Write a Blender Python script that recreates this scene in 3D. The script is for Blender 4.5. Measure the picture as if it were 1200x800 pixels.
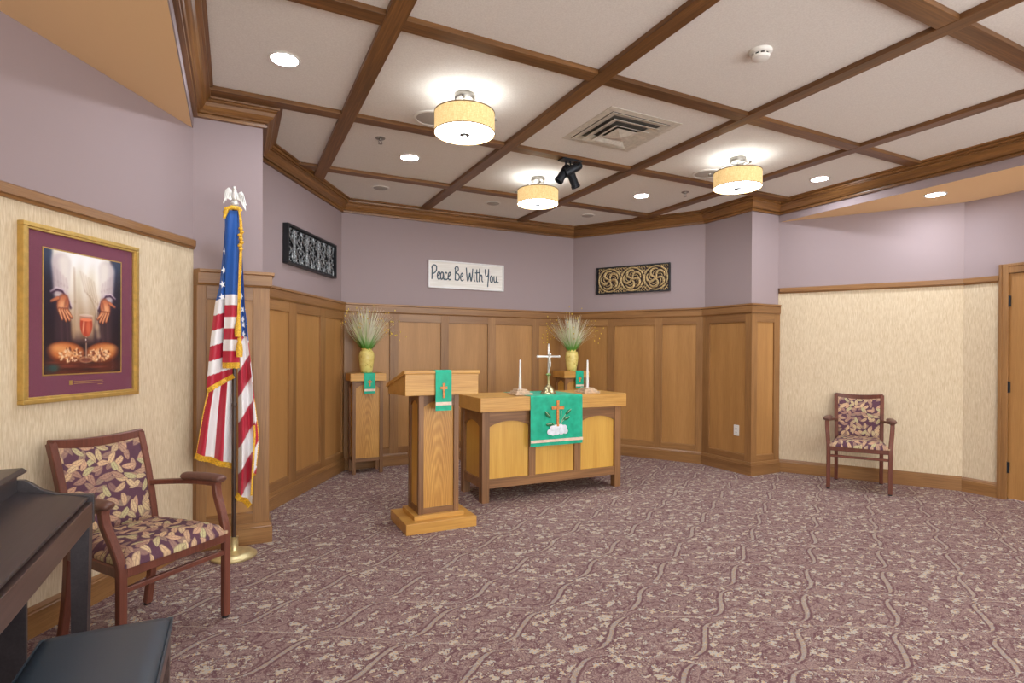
import bpy, bmesh, math, random
import numpy as np
from mathutils import Vector, Matrix

random.seed(7)
PI = math.pi
SC = bpy.context.scene
COL = SC.collection
for _o in list(bpy.data.objects):
    bpy.data.objects.remove(_o)

# ------------------------------------------------------------------ camera
YAW, PITCH, ROLL, FPX, HY, EYE = 0.4636, -0.0055, 0.0054, 648.8, 415.25, 1.35
_r = Vector((math.cos(YAW), -math.sin(YAW), 0))
_f = Vector((math.sin(YAW), math.cos(YAW), 0))
_u = Vector((0, 0, 1))
CF = _f * math.cos(PITCH) + _u * math.sin(PITCH)
CU = _u * math.cos(PITCH) - _f * math.sin(PITCH)
CR = _r * math.cos(ROLL) + CU * math.sin(ROLL)
CU = CU * math.cos(ROLL) - _r * math.sin(ROLL)
cd = bpy.data.cameras.new('camera')
cd.sensor_fit = 'HORIZONTAL'
cd.sensor_width = 36.0
cd.lens = 36.0 * FPX / 1200.0
cd.shift_y = (HY - 400.0) / 1200.0
cd.clip_start = 0.05
cam = bpy.data.objects.new('camera', cd)
COL.objects.link(cam)
M = Matrix(((CR.x, CU.x, -CF.x, 0), (CR.y, CU.y, -CF.y, 0), (CR.z, CU.z, -CF.z, EYE), (0, 0, 0, 1)))
cam.matrix_world = M
SC.camera = cam

# ------------------------------------------------------------------ world, exposure
W = bpy.data.worlds.new('world')
SC.world = W
W.use_nodes = True
W.node_tree.nodes['Background'].inputs[0].default_value = (1.0, 1.0, 0.99, 1)
W.node_tree.nodes['Background'].inputs[1].default_value = 1.75
SC.view_settings.view_transform = 'Standard'
SC.view_settings.look = 'None'
SC.view_settings.exposure = 1.38
SC.view_settings.gamma = 1.0
SC.view_settings.use_curve_mapping = False
LAMP_DIFFUSER, LAMP_SHADE, LAMP_BULB, DOWNLIGHT = 12.0, 1.0, 1.1, 70.0

# ------------------------------------------------------------------ node helpers
def lin(c):
    return tuple(((x / 255.0) / 12.92 if x / 255.0 <= 0.04045 else ((x / 255.0 + 0.055) / 1.055) ** 2.4) for x in c) + (1.0,)

class S:
    """A node socket with arithmetic."""
    def __init__(s, nt, sock): s.nt, s.k = nt, sock
    def _m(s, op, *o):
        n = s.nt.nodes.new('ShaderNodeMath'); n.operation = op
        for i, v in enumerate((s,) + o):
            if isinstance(v, S): s.nt.links.new(v.k, n.inputs[i])
            else: n.inputs[i].default_value = v
        return S(s.nt, n.outputs[0])
    def __add__(s, o): return s._m('ADD', o)
    __radd__ = __add__
    def __sub__(s, o): return s._m('SUBTRACT', o)
    def __mul__(s, o): return s._m('MULTIPLY', o)
    __rmul__ = __mul__
    def __rsub__(s, o): return (s * -1.0) + o
    def __truediv__(s, o): return s._m('DIVIDE', o)
    def __neg__(s): return s._m('MULTIPLY', -1.0)
    def sin(s): return s._m('SINE')
    def cos(s): return s._m('COSINE')
    def abs(s): return s._m('ABSOLUTE')
    def floor(s): return s._m('FLOOR')
    def fract(s): return s._m('FRACT')
    def sqrt(s): return s._m('SQRT')
    def atan2(s, o): return s._m('ARCTAN2', o)
    def min(s, o): return s._m('MINIMUM', o)
    def max(s, o): return s._m('MAXIMUM', o)
    def step(s, a, b):          # smooth 0..1 between a and b
        n = s.nt.nodes.new('ShaderNodeMapRange'); n.interpolation_type = 'SMOOTHSTEP'
        s.nt.links.new(s.k, n.inputs[0]); n.inputs[1].default_value = a; n.inputs[2].default_value = b
        if a > b:
            n.inputs[1].default_value = b; n.inputs[2].default_value = a
            n.inputs[3].default_value = 1.0; n.inputs[4].default_value = 0.0
        return S(s.nt, n.outputs[0])

class Mat:
    def __init__(s, name, rough=0.5, metal=0.0, spec=0.5):
        s.m = bpy.data.materials.new(name); s.m.use_nodes = True
        s.nt = s.m.node_tree; s.b = s.nt.nodes['Principled BSDF']
        s.b.inputs['Roughness'].default_value = rough
        s.b.inputs['Metallic'].default_value = metal
        s.b.inputs['Specular IOR Level'].default_value = spec
    def coord(s, scale=(1, 1, 1), rnd=False, out='Object', rot=(0, 0, 0)):
        t = s.nt.nodes.new('ShaderNodeTexCoord'); v = t.outputs[out]
        if rnd:
            oi = s.nt.nodes.new('ShaderNodeObjectInfo')
            a = s.nt.nodes.new('ShaderNodeVectorMath'); a.operation = 'MULTIPLY_ADD'
            s.nt.links.new(oi.outputs['Random'], a.inputs[0]); a.inputs[1].default_value = (17.3, 9.1, 5.7)
            s.nt.links.new(v, a.inputs[2]); v = a.outputs[0]
        mp = s.nt.nodes.new('ShaderNodeMapping'); mp.inputs['Scale'].default_value = scale
        mp.inputs['Rotation'].default_value = rot
        s.nt.links.new(v, mp.inputs[0]); return mp.outputs[0]
    def noise(s, vec, scale, detail=2.0, rough=0.5, dist=0.0, out=0):
        n = s.nt.nodes.new('ShaderNodeTexNoise'); s.nt.links.new(vec, n.inputs['Vector'])
        n.inputs['Scale'].default_value = scale; n.inputs['Detail'].default_value = detail
        n.inputs['Roughness'].default_value = rough; n.inputs['Distortion'].default_value = dist
        return S(s.nt, n.outputs[out])
    def xyz(s, vec):
        n = s.nt.nodes.new('ShaderNodeSeparateXYZ'); s.nt.links.new(vec, n.inputs[0])
        return [S(s.nt, n.outputs[i]) for i in range(3)]
    def vec(s, *a):
        n = s.nt.nodes.new('ShaderNodeCombineXYZ')
        for i, v in enumerate(a):
            if isinstance(v, S): s.nt.links.new(v.k, n.inputs[i])
            else: n.inputs[i].default_value = v
        return n.outputs[0]
    def ramp(s, fac, stops):
        n = s.nt.nodes.new('ShaderNodeValToRGB'); s.nt.links.new(fac.k, n.inputs[0])
        e = n.color_ramp.elements
        while len(e) < len(stops): e.new(0.5)
        for el, (p, c) in zip(e, stops): el.position = p; el.color = lin(c)
        return n.outputs[0]
    def mix(s, fac, a, b):
        n = s.nt.nodes.new('ShaderNodeMix'); n.data_type = 'RGBA'
        if isinstance(fac, S): s.nt.links.new(fac.k, n.inputs[0])
        else: n.inputs[0].default_value = fac
        for i, v in ((6, a), (7, b)):
            if isinstance(v, tuple): n.inputs[i].default_value = lin(v)
            else: s.nt.links.new(v, n.inputs[i])
        return n.outputs[2]
    def color(s, c):
        if isinstance(c, tuple): s.b.inputs['Base Color'].default_value = lin(c)
        else: s.nt.links.new(c, s.b.inputs['Base Color'])
        return s
    def bump(s, h, dist=0.002, strength=0.5):
        n = s.nt.nodes.new('ShaderNodeBump'); n.inputs['Distance'].default_value = dist
        n.inputs['Strength'].default_value = strength
        s.nt.links.new(h.k, n.inputs['Height']); s.nt.links.new(n.outputs[0], s.b.inputs['Normal'])
        return s
    def emit(s, c, k):
        s.b.inputs['Emission Color'].default_value = lin(c); s.b.inputs['Emission Strength'].default_value = k
        return s

def plain(name, c, rough=0.5, metal=0.0, spec=0.5, var=0.06, scale=30.0):
    m = Mat(name, rough, metal, spec)
    n = m.noise(m.coord(), scale, 3.0)
    d = tuple(max(0, x * (1 - var)) for x in c); l = tuple(min(255, x * (1 + var)) for x in c)
    m.color(m.ramp(n, [(0.3, d), (0.7, l)]))
    return m.m

def wood(name, dark, light, axis='z', rough=0.38, fine=1.0, cathedral=False, bumpy=0.25):
    m = Mat(name, rough, 0, 0.45)
    k = {'x': (1, 14, 14), 'y': (14, 1, 14), 'z': (14, 14, 1)}[axis]
    k2 = {'x': (2.5, 90, 90), 'y': (90, 2.5, 90), 'z': (90, 90, 2.5)}[axis]
    v = m.coord(k, rnd=True); broad = m.noise(v, 0.55, 3.0, 0.55, 0.4)
    v2 = m.coord(k2, rnd=True); g = m.noise(v2, 2.0 * fine, 2.0, 0.6)
    f = broad * 0.6 + g * 0.4
    if cathedral:
        kk = {'x': (1.1, 9, 9), 'y': (9, 1.1, 9), 'z': (9, 9, 1.1)}[axis]
        w = m.nt.nodes.new('ShaderNodeTexWave'); w.wave_type = 'RINGS'; w.rings_direction = 'SPHERICAL'
        w.inputs['Scale'].default_value = 5.0; w.inputs['Distortion'].default_value = 3.0
        w.inputs['Detail'].default_value = 2.0; w.inputs['Detail Scale'].default_value = 1.2
        m.nt.links.new(m.coord(kk), w.inputs['Vector'])
        f = S(m.nt, w.outputs[1]) * 0.16 + g * 0.44 + broad * 0.36
    mid = tuple((a + b) / 2 for a, b in zip(dark, light))
    m.color(m.ramp(f, [(0.28, dark), (0.5, mid), (0.72, light)]))
    m.bump(g, 0.001, bumpy)
    return m.m

# ------------------------------------------------------------------ mesh builder
class MB:
    def __init__(s): s.bm = bmesh.new()
    def poly(s, vs, faces, mi=0):
        b = [s.bm.verts.new(v) for v in vs]
        for f in faces:
            try:
                fc = s.bm.faces.new([b[i] for i in f]); fc.material_index = mi
            except ValueError: pass
        return s
    def box(s, x0, x1, y0, y1, z0, z1, bev=0.0, mi=0):
        t = bmesh.new()
        vs = [t.verts.new((x, y, z)) for z in (z0, z1) for y in (y0, y1) for x in (x0, x1)]
        for f in ((0, 2, 3, 1), (4, 5, 7, 6), (0, 1, 5, 4), (2, 6, 7, 3), (0, 4, 6, 2), (1, 3, 7, 5)):
            t.faces.new([vs[i] for i in f])
        if bev: bmesh.ops.bevel(t, geom=t.edges[:], offset=bev, segments=2, profile=0.6, affect='EDGES')
        return s.take(t, mi)
    def take(s, t, mi=0, mat=None):
        if mat is not None: bmesh.ops.transform(t, matrix=mat, verts=t.verts[:])
        mp = {}
        for v in t.verts: mp[v] = s.bm.verts.new(v.co)
        for f in t.faces:
            nf = s.bm.faces.new([mp[v] for v in f.verts]); nf.material_index = mi or f.material_index
        t.free(); return s
    def prism(s, pts, axis, a, b, mi=0, bev=0.0):
        """polygon pts in the two other axes, extruded along axis from a to b"""
        def P(p, d):
            return {'x': (d, p[0], p[1]), 'y': (p[0], d, p[1]), 'z': (p[0], p[1], d)}[axis]
        n = len(pts); t = bmesh.new()
        v0 = [t.verts.new(P(p, a)) for p in pts]; v1 = [t.verts.new(P(p, b)) for p in pts]
        t.faces.new(v0[::-1]); t.faces.new(v1)
        for i in range(n): t.faces.new([v0[i], v0[(i + 1) % n], v1[(i + 1) % n], v1[i]])
        bmesh.ops.recalc_face_normals(t, faces=t.faces[:])
        if bev: bmesh.ops.bevel(t, geom=t.edges[:], offset=bev, segments=2, profile=0.6, affect='EDGES')
        return s.take(t, mi)
    def lathe(s, prof, c=(0, 0, 0), seg=32, mi=0, mat=None, cap=True):
        t = bmesh.new(); rings = []
        for r, z in prof:
            if r < 1e-6: rings.append([t.verts.new((0, 0, z))])
            else: rings.append([t.verts.new((r * math.cos(2 * PI * i / seg), r * math.sin(2 * PI * i / seg), z)) for i in range(seg)])
        for a, b in zip(rings, rings[1:]):
            for i in range(seg):
                q = [a[i % len(a)], a[(i + 1) % len(a)], b[(i + 1) % len(b)], b[i % len(b)]]
                q = list(dict.fromkeys(q))
                if len(q) > 2: t.faces.new(q)
        if cap:
            for rg in (rings[0], rings[-1]):
                if len(rg) > 2: t.faces.new(rg)
        bmesh.ops.recalc_face_normals(t, faces=t.faces[:])
        mm = Matrix.Translation(c) @ (mat or Matrix.Identity(4))
        return s.take(t, mi, mm)
    def sweep(s, pts, sec, up=(0, 0, 1), mi=0, scale=None, closed=False):
        """sec: list of (a,b); a along side vector, b along the up-ish vector"""
        pts = [Vector(p) for p in pts]; n = len(pts); rings = []; up = Vector(up)
        for i, p in enumerate(pts):
            if closed: d = pts[(i + 1) % n] - pts[i - 1]
            else: d = pts[min(i + 1, n - 1)] - pts[max(i - 1, 0)]
            d.normalize(); sd = d.cross(up)
            if sd.length < 1e-4: sd = d.cross(Vector((0, 1, 0.01)))
            sd.normalize(); u = sd.cross(d).normalized()
            k = scale[i] if scale else 1.0
            k = k if isinstance(k, tuple) else (k, k)
            rings.append([s.bm.verts.new(p + sd * a * k[0] + u * b * k[1]) for a, b in sec])
        m = len(sec); R = range(n if closed else n - 1)
        for i in R:
            a, b = rings[i], rings[(i + 1) % n]
            for j in range(m):
                f = s.bm.faces.new([a[j], a[(j + 1) % m], b[(j + 1) % m], b[j]]); f.material_index = mi
        if not closed:
            f = s.bm.faces.new(rings[0][::-1]); f.material_index = mi
            f = s.bm.faces.new(rings[-1]); f.material_index = mi
        return s
    def tube(s, pts, r, seg=8, **k):
        return s.sweep(pts, [(r * math.cos(2 * PI * i / seg), r * math.sin(2 * PI * i / seg)) for i in range(seg)], **k)
    def bar(s, pts, w, d, c=0.004, **k):
        w, d = w / 2, d / 2
        sec = [(-w + c, -d), (w - c, -d), (w, -d + c), (w, d - c), (w - c, d), (-w + c, d), (-w, d - c), (-w, -d + c)]
        return s.sweep(pts, sec, **k)
    def ball(s, c, r, sx=1, sy=1, sz=1, seg=12, rot=None, mi=0):
        t = bmesh.new(); bmesh.ops.create_uvsphere(t, u_segments=seg, v_segments=max(6, seg // 2 + 2), radius=r)
        mm = Matrix.Translation(c) @ (rot or Matrix.Identity(4)) @ Matrix.Diagonal((sx, sy, sz, 1))
        return s.take(t, mi, mm)

def obj(name, mb, mat, parent=None, smooth=None, loc=None, rot=None, kind=None):
    bm = mb.bm
    bmesh.ops.recalc_face_normals(bm, faces=bm.faces[:])
    me = bpy.data.meshes.new(name); bm.to_mesh(me); bm.free()
    for m in (mat if isinstance(mat, (list, tuple)) else [mat]): me.materials.append(m)
    if smooth:
        me.shade_smooth(); me.set_sharp_from_angle(angle=math.radians(smooth))
    o = bpy.data.objects.new(name, me); COL.objects.link(o)
    if parent: o.parent = parent
    if loc: o.location = loc
    if rot is not None: o.rotation_euler = (0, 0, rot)
    if kind: o['kind'] = kind
    return o

def tag(o, label, cat, group=None):
    o['label'] = label; o['category'] = cat
    if group: o['group'] = group
    return o

def thing(name, label, cat, loc=(0, 0, 0), rot=0.0, group=None):
    o = bpy.data.objects.new(name, None); COL.objects.link(o); o.empty_display_size = 0.1
    o.location = loc; o.rotation_euler = (0, 0, rot)
    return tag(o, label, cat, group)

def copy_tree(o, parent=None):
    c = o.copy(); COL.objects.link(c)
    if parent: c.parent = parent
    for ch in list(o.children): copy_tree(ch, c)
    return c

# ------------------------------------------------------------------ materials
M_LAV = Mat('lavender_paint', 0.75, 0, 0.3)
_n = M_LAV.noise(M_LAV.coord(), 160, 2.0); M_LAV.color((160, 144, 145)).bump(_n, 0.0006, 0.25); M_LAV = M_LAV.m
M_TAN = Mat('tan_soffit_paint', 0.8, 0, 0.2)
_n = M_TAN.noise(M_TAN.coord(), 160, 2.0); M_TAN.color((238, 202, 154)).bump(_n, 0.0006, 0.25); M_TAN = M_TAN.m
M_CEIL = Mat('textured_ceiling_panel', 0.9, 0, 0.2)
_n = M_CEIL.noise(M_CEIL.coord(), 140, 3.0)
M_CEIL.color(M_CEIL.ramp(_n, [(0.3, (222, 218, 212)), (0.7, (234, 231, 225))])).bump(_n, 0.001, 0.35); M_CEIL = M_CEIL.m
M_PAPER = Mat('cream_striated_wallpaper', 0.8, 0, 0.25)
_v = M_PAPER.coord((190, 190, 16)); _n = M_PAPER.noise(_v, 1.0, 3.0, 0.6, 0.4)
M_PAPER.color(M_PAPER.ramp(_n, [(0.3, (198, 177, 145)), (0.52, (214, 196, 166)), (0.72, (228, 213, 188))])).bump(_n, 0.0008, 0.3); M_PAPER = M_PAPER.m

OAK_V = wood('oak_upright_grain', (116, 80, 46), (172, 127, 78), 'z')
OAK_H = wood('oak_level_grain', (112, 76, 44), (170, 126, 78), 'x', 0.3)
OAK_PANEL = wood('oak_veneer_panel', (152, 108, 60), (188, 140, 84), 'z', 0.4, 1.4)
BEAM_X = wood('beam_oak_x', (70, 44, 24), (154, 108, 62), 'x', fine=0.6)
BEAM_Y = wood('beam_oak_y', (70, 44, 24), (154, 108, 62), 'y', fine=0.6)
CROWN_OAK = wood('crown_oak', (84, 54, 28), (172, 122, 68), 'x', 0.33, 0.6)
GOLD_H = wood('light_oak_level', (176, 122, 54), (222, 174, 92), 'x', 0.35, 0.6)
GOLD_Y = wood('light_oak_depth', (176, 122, 54), (222, 174, 92), 'y', 0.35, 0.6)
GOLD_CATH = wood('light_oak_cathedral_level', (172, 120, 54), (232, 186, 106), 'x', 0.35, 0.8, True)
GOLD_V = wood('light_oak_upright', (196, 144, 60), (226, 182, 90), 'z', 0.35, 0.8)
GOLD_VC = wood('light_oak_cathedral', (166, 112, 50), (220, 170, 88), 'z', 0.35, 0.8, True)
DARK_V = wood('walnut_stained_upright', (98, 66, 40), (170, 124, 80), 'z', 0.4, 0.6)
DARK_H = wood('walnut_stained_level', (98, 66, 40), (170, 124, 80), 'x', 0.4, 0.6)
MAHOG = wood('mahogany_chair_wood', (84, 44, 34), (126, 74, 58), 'z', 0.35, 0.6, bumpy=0.1)
PAD_BROWN = plain('brown_vinyl_pad', (104, 70, 60), 0.4)
PIANO = wood('piano_dark_rosewood', (46, 41, 44), (72, 66, 68), 'y', 0.33, 0.7, bumpy=0.1)
PIANO_B = wood('piano_front_brown', (60, 46, 44), (96, 76, 70), 'y', 0.34, 0.7, bumpy=0.1)
LEATHER = Mat('black_bench_leather', 0.42, 0, 0.8)
_n = LEATHER.noise(LEATHER.coord(), 220, 3.0); LEATHER.color((54, 66, 78)).bump(_n, 0.0008, 0.3); LEATHER = LEATHER.m  # base lifted to blue-grey to put the leather's sheen into the colour
NICKEL = plain('brushed_nickel', (150, 146, 140), 0.3, 0.85)
DARKNICKEL = plain('dark_nickel', (120, 120, 118), 0.35, 0.6)
SILVER = plain('polished_silver', (226, 226, 222), 0.35, 0.45)
BRASS = plain('satin_brass', (216, 200, 150), 0.36, 0.75)
BRASS_P = plain('pale_brass', (196, 182, 140), 0.25, 0.85)
GOLDP = plain('gold_leaf_frame', (206, 172, 98), 0.35, 0.6)
GOLD_THREAD = plain('gold_thread', (226, 172, 50), 0.55, 0.1, var=0.18, scale=140)
BLACK = plain('black_paint', (28, 30, 34), 0.4)
BLACKMETAL = plain('black_metal', (34, 40, 48), 0.4, 0.3)
WHITE = plain('white_plastic', (226, 224, 218), 0.45, var=0.02)
GREYPL = plain('grey_grille', (176, 172, 166), 0.6, var=0.05, scale=300)
VENTM = plain('vent_metal', (206, 200, 188), 0.5, 0.0)
DUCT_SHADE = plain('duct_shade_grey', (96, 92, 86), 0.9)
POLE = plain('dark_brown_pole', (62, 42, 32), 0.35)
WAX = Mat('white_wax', 0.4); WAX.color((240, 238, 234)); WAX.b.inputs['Subsurface Weight'].default_value = 0.2; WAX = WAX.m
MARBLE = plain('pale_wood_base', (205, 178, 150), 0.4, var=0.1, scale=50)
VASE = Mat('yellow_glazed_ceramic', 0.22, 0, 0.5)
_n = VASE.noise(VASE.coord(), 26, 3.0, 0.6)
VASE.color(VASE.ramp(_n, [(0.3, (150, 122, 50)), (0.38, (222, 200, 112)), (0.7, (236, 220, 140))])); VASE = VASE.m
CLOTH = Mat('emerald_satin_cloth', 0.5, 0, 0.4)
_v = CLOTH.coord((1, 1, 1)); _n = CLOTH.noise(_v, 500, 1.0); _n2 = CLOTH.noise(_v, 14, 2.0)
CLOTH.color(CLOTH.ramp(_n2, [(0.3, (6, 160, 126)), (0.7, (20, 186, 148))])).bump(_n, 0.0006, 0.3)
CLOTH.b.inputs['Sheen Weight'].default_value = 0.08; CLOTH = CLOTH.m
BAND = plain('cream_ribbon', (226, 206, 186), 0.5)
ORANGE = plain('orange_satin_cross', (208, 132, 66), 0.45, var=0.12, scale=60)
LEAFG = plain('green_embroidery', (28, 110, 66), 0.6)
LEAFW = plain('pale_embroidery', (190, 214, 180), 0.6)
CLOUDM = plain('white_embroidery', (226, 232, 240), 0.7)
STEEL_BLUE = plain('slate_blue_ink', (62, 84, 100), 0.6)
BOARDW = Mat('whitewashed_board', 0.6)
_n = BOARDW.noise(BOARDW.coord((3, 3, 60)), 1.0, 3.0)
BOARDW.color(BOARDW.ramp(_n, [(0.3, (226, 222, 214)), (0.7, (242, 240, 235))])); BOARDW = BOARDW.m
FRAMEW = plain('white_frame', (236, 236, 236), 0.4, var=0.02)
GLASS = Mat('picture_glass'); _nt = GLASS.nt
_t = _nt.nodes.new('ShaderNodeBsdfTransparent'); _g = _nt.nodes.new('ShaderNodeBsdfGlossy'); _g.inputs['Roughness'].default_value = 0.03
_fz = _nt.nodes.new('ShaderNodeLayerWeight'); _fz.inputs[0].default_value = 0.12
_mx = _nt.nodes.new('ShaderNodeMixShader'); _nt.links.new(_fz.outputs[0], _mx.inputs[0]); _nt.links.new(_t.outputs[0], _mx.inputs[1]); _nt.links.new(_g.outputs[0], _mx.inputs[2])
_nt.links.new(_mx.outputs[0], _nt.nodes['Material Output'].inputs[0]); GLASS = GLASS.m
MATB = plain('plum_mat_board', (124, 66, 86), 0.7, var=0.06, scale=200)
GILT = plain('antique_gilt_carving', (178, 154, 110), 0.45, 0.25, var=0.3, scale=60)
PEWTER = plain('black_pewter_carving', (116, 120, 122), 0.35, 0.45, var=0.45, scale=70)
GRASSM = Mat('grass_blades', 0.6)
_a = GRASSM.nt.nodes.new('ShaderNodeAttribute'); _a.attribute_name = 'Col'; GRASSM.color(_a.outputs[0])
_tl = GRASSM.nt.nodes.new('ShaderNodeBsdfTranslucent'); GRASSM.nt.links.new(_a.outputs[0], _tl.inputs[0])
_mx = GRASSM.nt.nodes.new('ShaderNodeMixShader'); _mx.inputs[0].default_value = 0.4
GRASSM.nt.links.new(GRASSM.b.outputs[0], _mx.inputs[1]); GRASSM.nt.links.new(_tl.outputs[0], _mx.inputs[2])
GRASSM.nt.links.new(_mx.outputs[0], GRASSM.nt.nodes['Material Output'].inputs[0]); GRASSM = GRASSM.m
PRINT = Mat('printed_picture', 0.5); _a = PRINT.nt.nodes.new('ShaderNodeAttribute'); _a.attribute_name = 'Col'; PRINT.color(_a.outputs[0]); PRINT = PRINT.m
FLAGM = Mat('flag_nylon', 0.45, 0, 0.4); _a = FLAGM.nt.nodes.new('ShaderNodeAttribute'); _a.attribute_name = 'Col'; FLAGM.color(_a.outputs[0])
_n = FLAGM.noise(FLAGM.coord((1, 1, 0.35)), 30, 2.0); FLAGM.bump(_n, 0.008, 0.3); FLAGM.b.inputs['Sheen Weight'].default_value = 0.2; FLAGM = FLAGM.m
SEEDM = plain('yellow_seed_heads', (226, 186, 66), 0.6, var=0.2)
SHADE = Mat('linen_drum_shade', 0.9)
_n = SHADE.noise(SHADE.coord((60, 60, 260)), 1.0, 2.0); _m2 = SHADE.noise(SHADE.coord((240, 240, 30)), 1.0, 2.0)
_c = SHADE.ramp(_n * 0.5 + _m2 * 0.5, [(0.3, (198, 160, 100)), (0.7, (232, 204, 150))])
SHADE.color(_c); SHADE.nt.links.new(_c, SHADE.b.inputs['Emission Color']); SHADE.b.inputs['Emission Strength'].default_value = LAMP_SHADE * 0.34; SHADE = SHADE.m
DIFF = Mat('glowing_diffuser', 0.5).emit((244, 249, 255), LAMP_DIFFUSER); DIFF.color((240, 240, 235)); DIFF = DIFF.m
DOWN = Mat('glowing_downlight', 0.5).emit((238, 245, 255), DOWNLIGHT); DOWN.color((240, 240, 240)); DOWN = DOWN.m

def leaf_fabric(name, axes):
    m = Mat(name, 0.85, 0, 0.2)
    c = m.xyz(m.coord())
    p = (c[axes[0]], c[axes[1]])
    col = None
    weave = m.noise(m.coord(), 900, 1.0)
    col = m.ramp(weave, [(0.3, (78, 50, 64)), (0.7, (106, 74, 88))])
    for i, (sc, ox, oy) in enumerate(((16.5, 3.1, 7.7), (18.0, 11.3, 1.9), (17.2, 5.6, 15.2))):
        vx, vy = p[0] * sc + ox, p[1] * sc + oy
        v = m.nt.nodes.new('ShaderNodeTexVoronoi'); v.voronoi_dimensions = '2D'; v.feature = 'F1'
        v.inputs['Scale'].default_value = 1.0; v.inputs['Randomness'].default_value = 0.75
        m.nt.links.new(m.vec(vx, vy, 0.0), v.inputs['Vector'])
        q = m.xyz(v.outputs['Position'])
        cs = m.nt.nodes.new('ShaderNodeSeparateColor'); m.nt.links.new(v.outputs['Color'], cs.inputs[0])
        r1, r2, r3 = [S(m.nt, cs.outputs[k]) for k in range(3)]
        dx, dy = vx - q[0], vy - q[1]
        a = r1 * 6.283
        ca, sa = a.cos(), a.sin()
        u = dx * ca + dy * sa; w = dy * ca - dx * sa
        w = w + u * u * 0.25
        half = (u * u * -2.2 + 1.0) * 0.27                 # lens outline
        d = half - w.abs()
        leaf = d.step(0.0, 0.035)
        edge = d.step(0.02, 0.10)
        vein = w.abs().step(0.008, 0.028)
        rib = (((u * 1.0 + w.abs() * 0.9) * 26.0).sin()).step(-0.9, 0.4)
        base = m.ramp(r2, [(0.0, (216, 184, 142)), (0.22, (200, 160, 132)), (0.42, (188, 182, 136)), (0.62, (208, 176, 138)), (0.80, (164, 126, 112)), (1.0, (222, 196, 152))])
        dk = m.mix(0.6, base, (98, 58, 70))
        shade = m.mix(edge * vein * (rib * 0.35 + 0.65), dk, base)
        keep = leaf
        keep = leaf * (r3.step(0.30, 0.31) if i < 2 else r3.step(0.12, 0.13))
        if i == 0: shade = m.mix(0.62, shade, (110, 76, 88))
        col = m.mix(keep, col, shade)
    m.color(col); m.bump(weave, 0.0008, 0.3)
    return m.m
FAB_XY = leaf_fabric('leaf_fabric_seat', (0, 1))
FAB_XZ = leaf_fabric('leaf_fabric_back', (0, 2))

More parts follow.
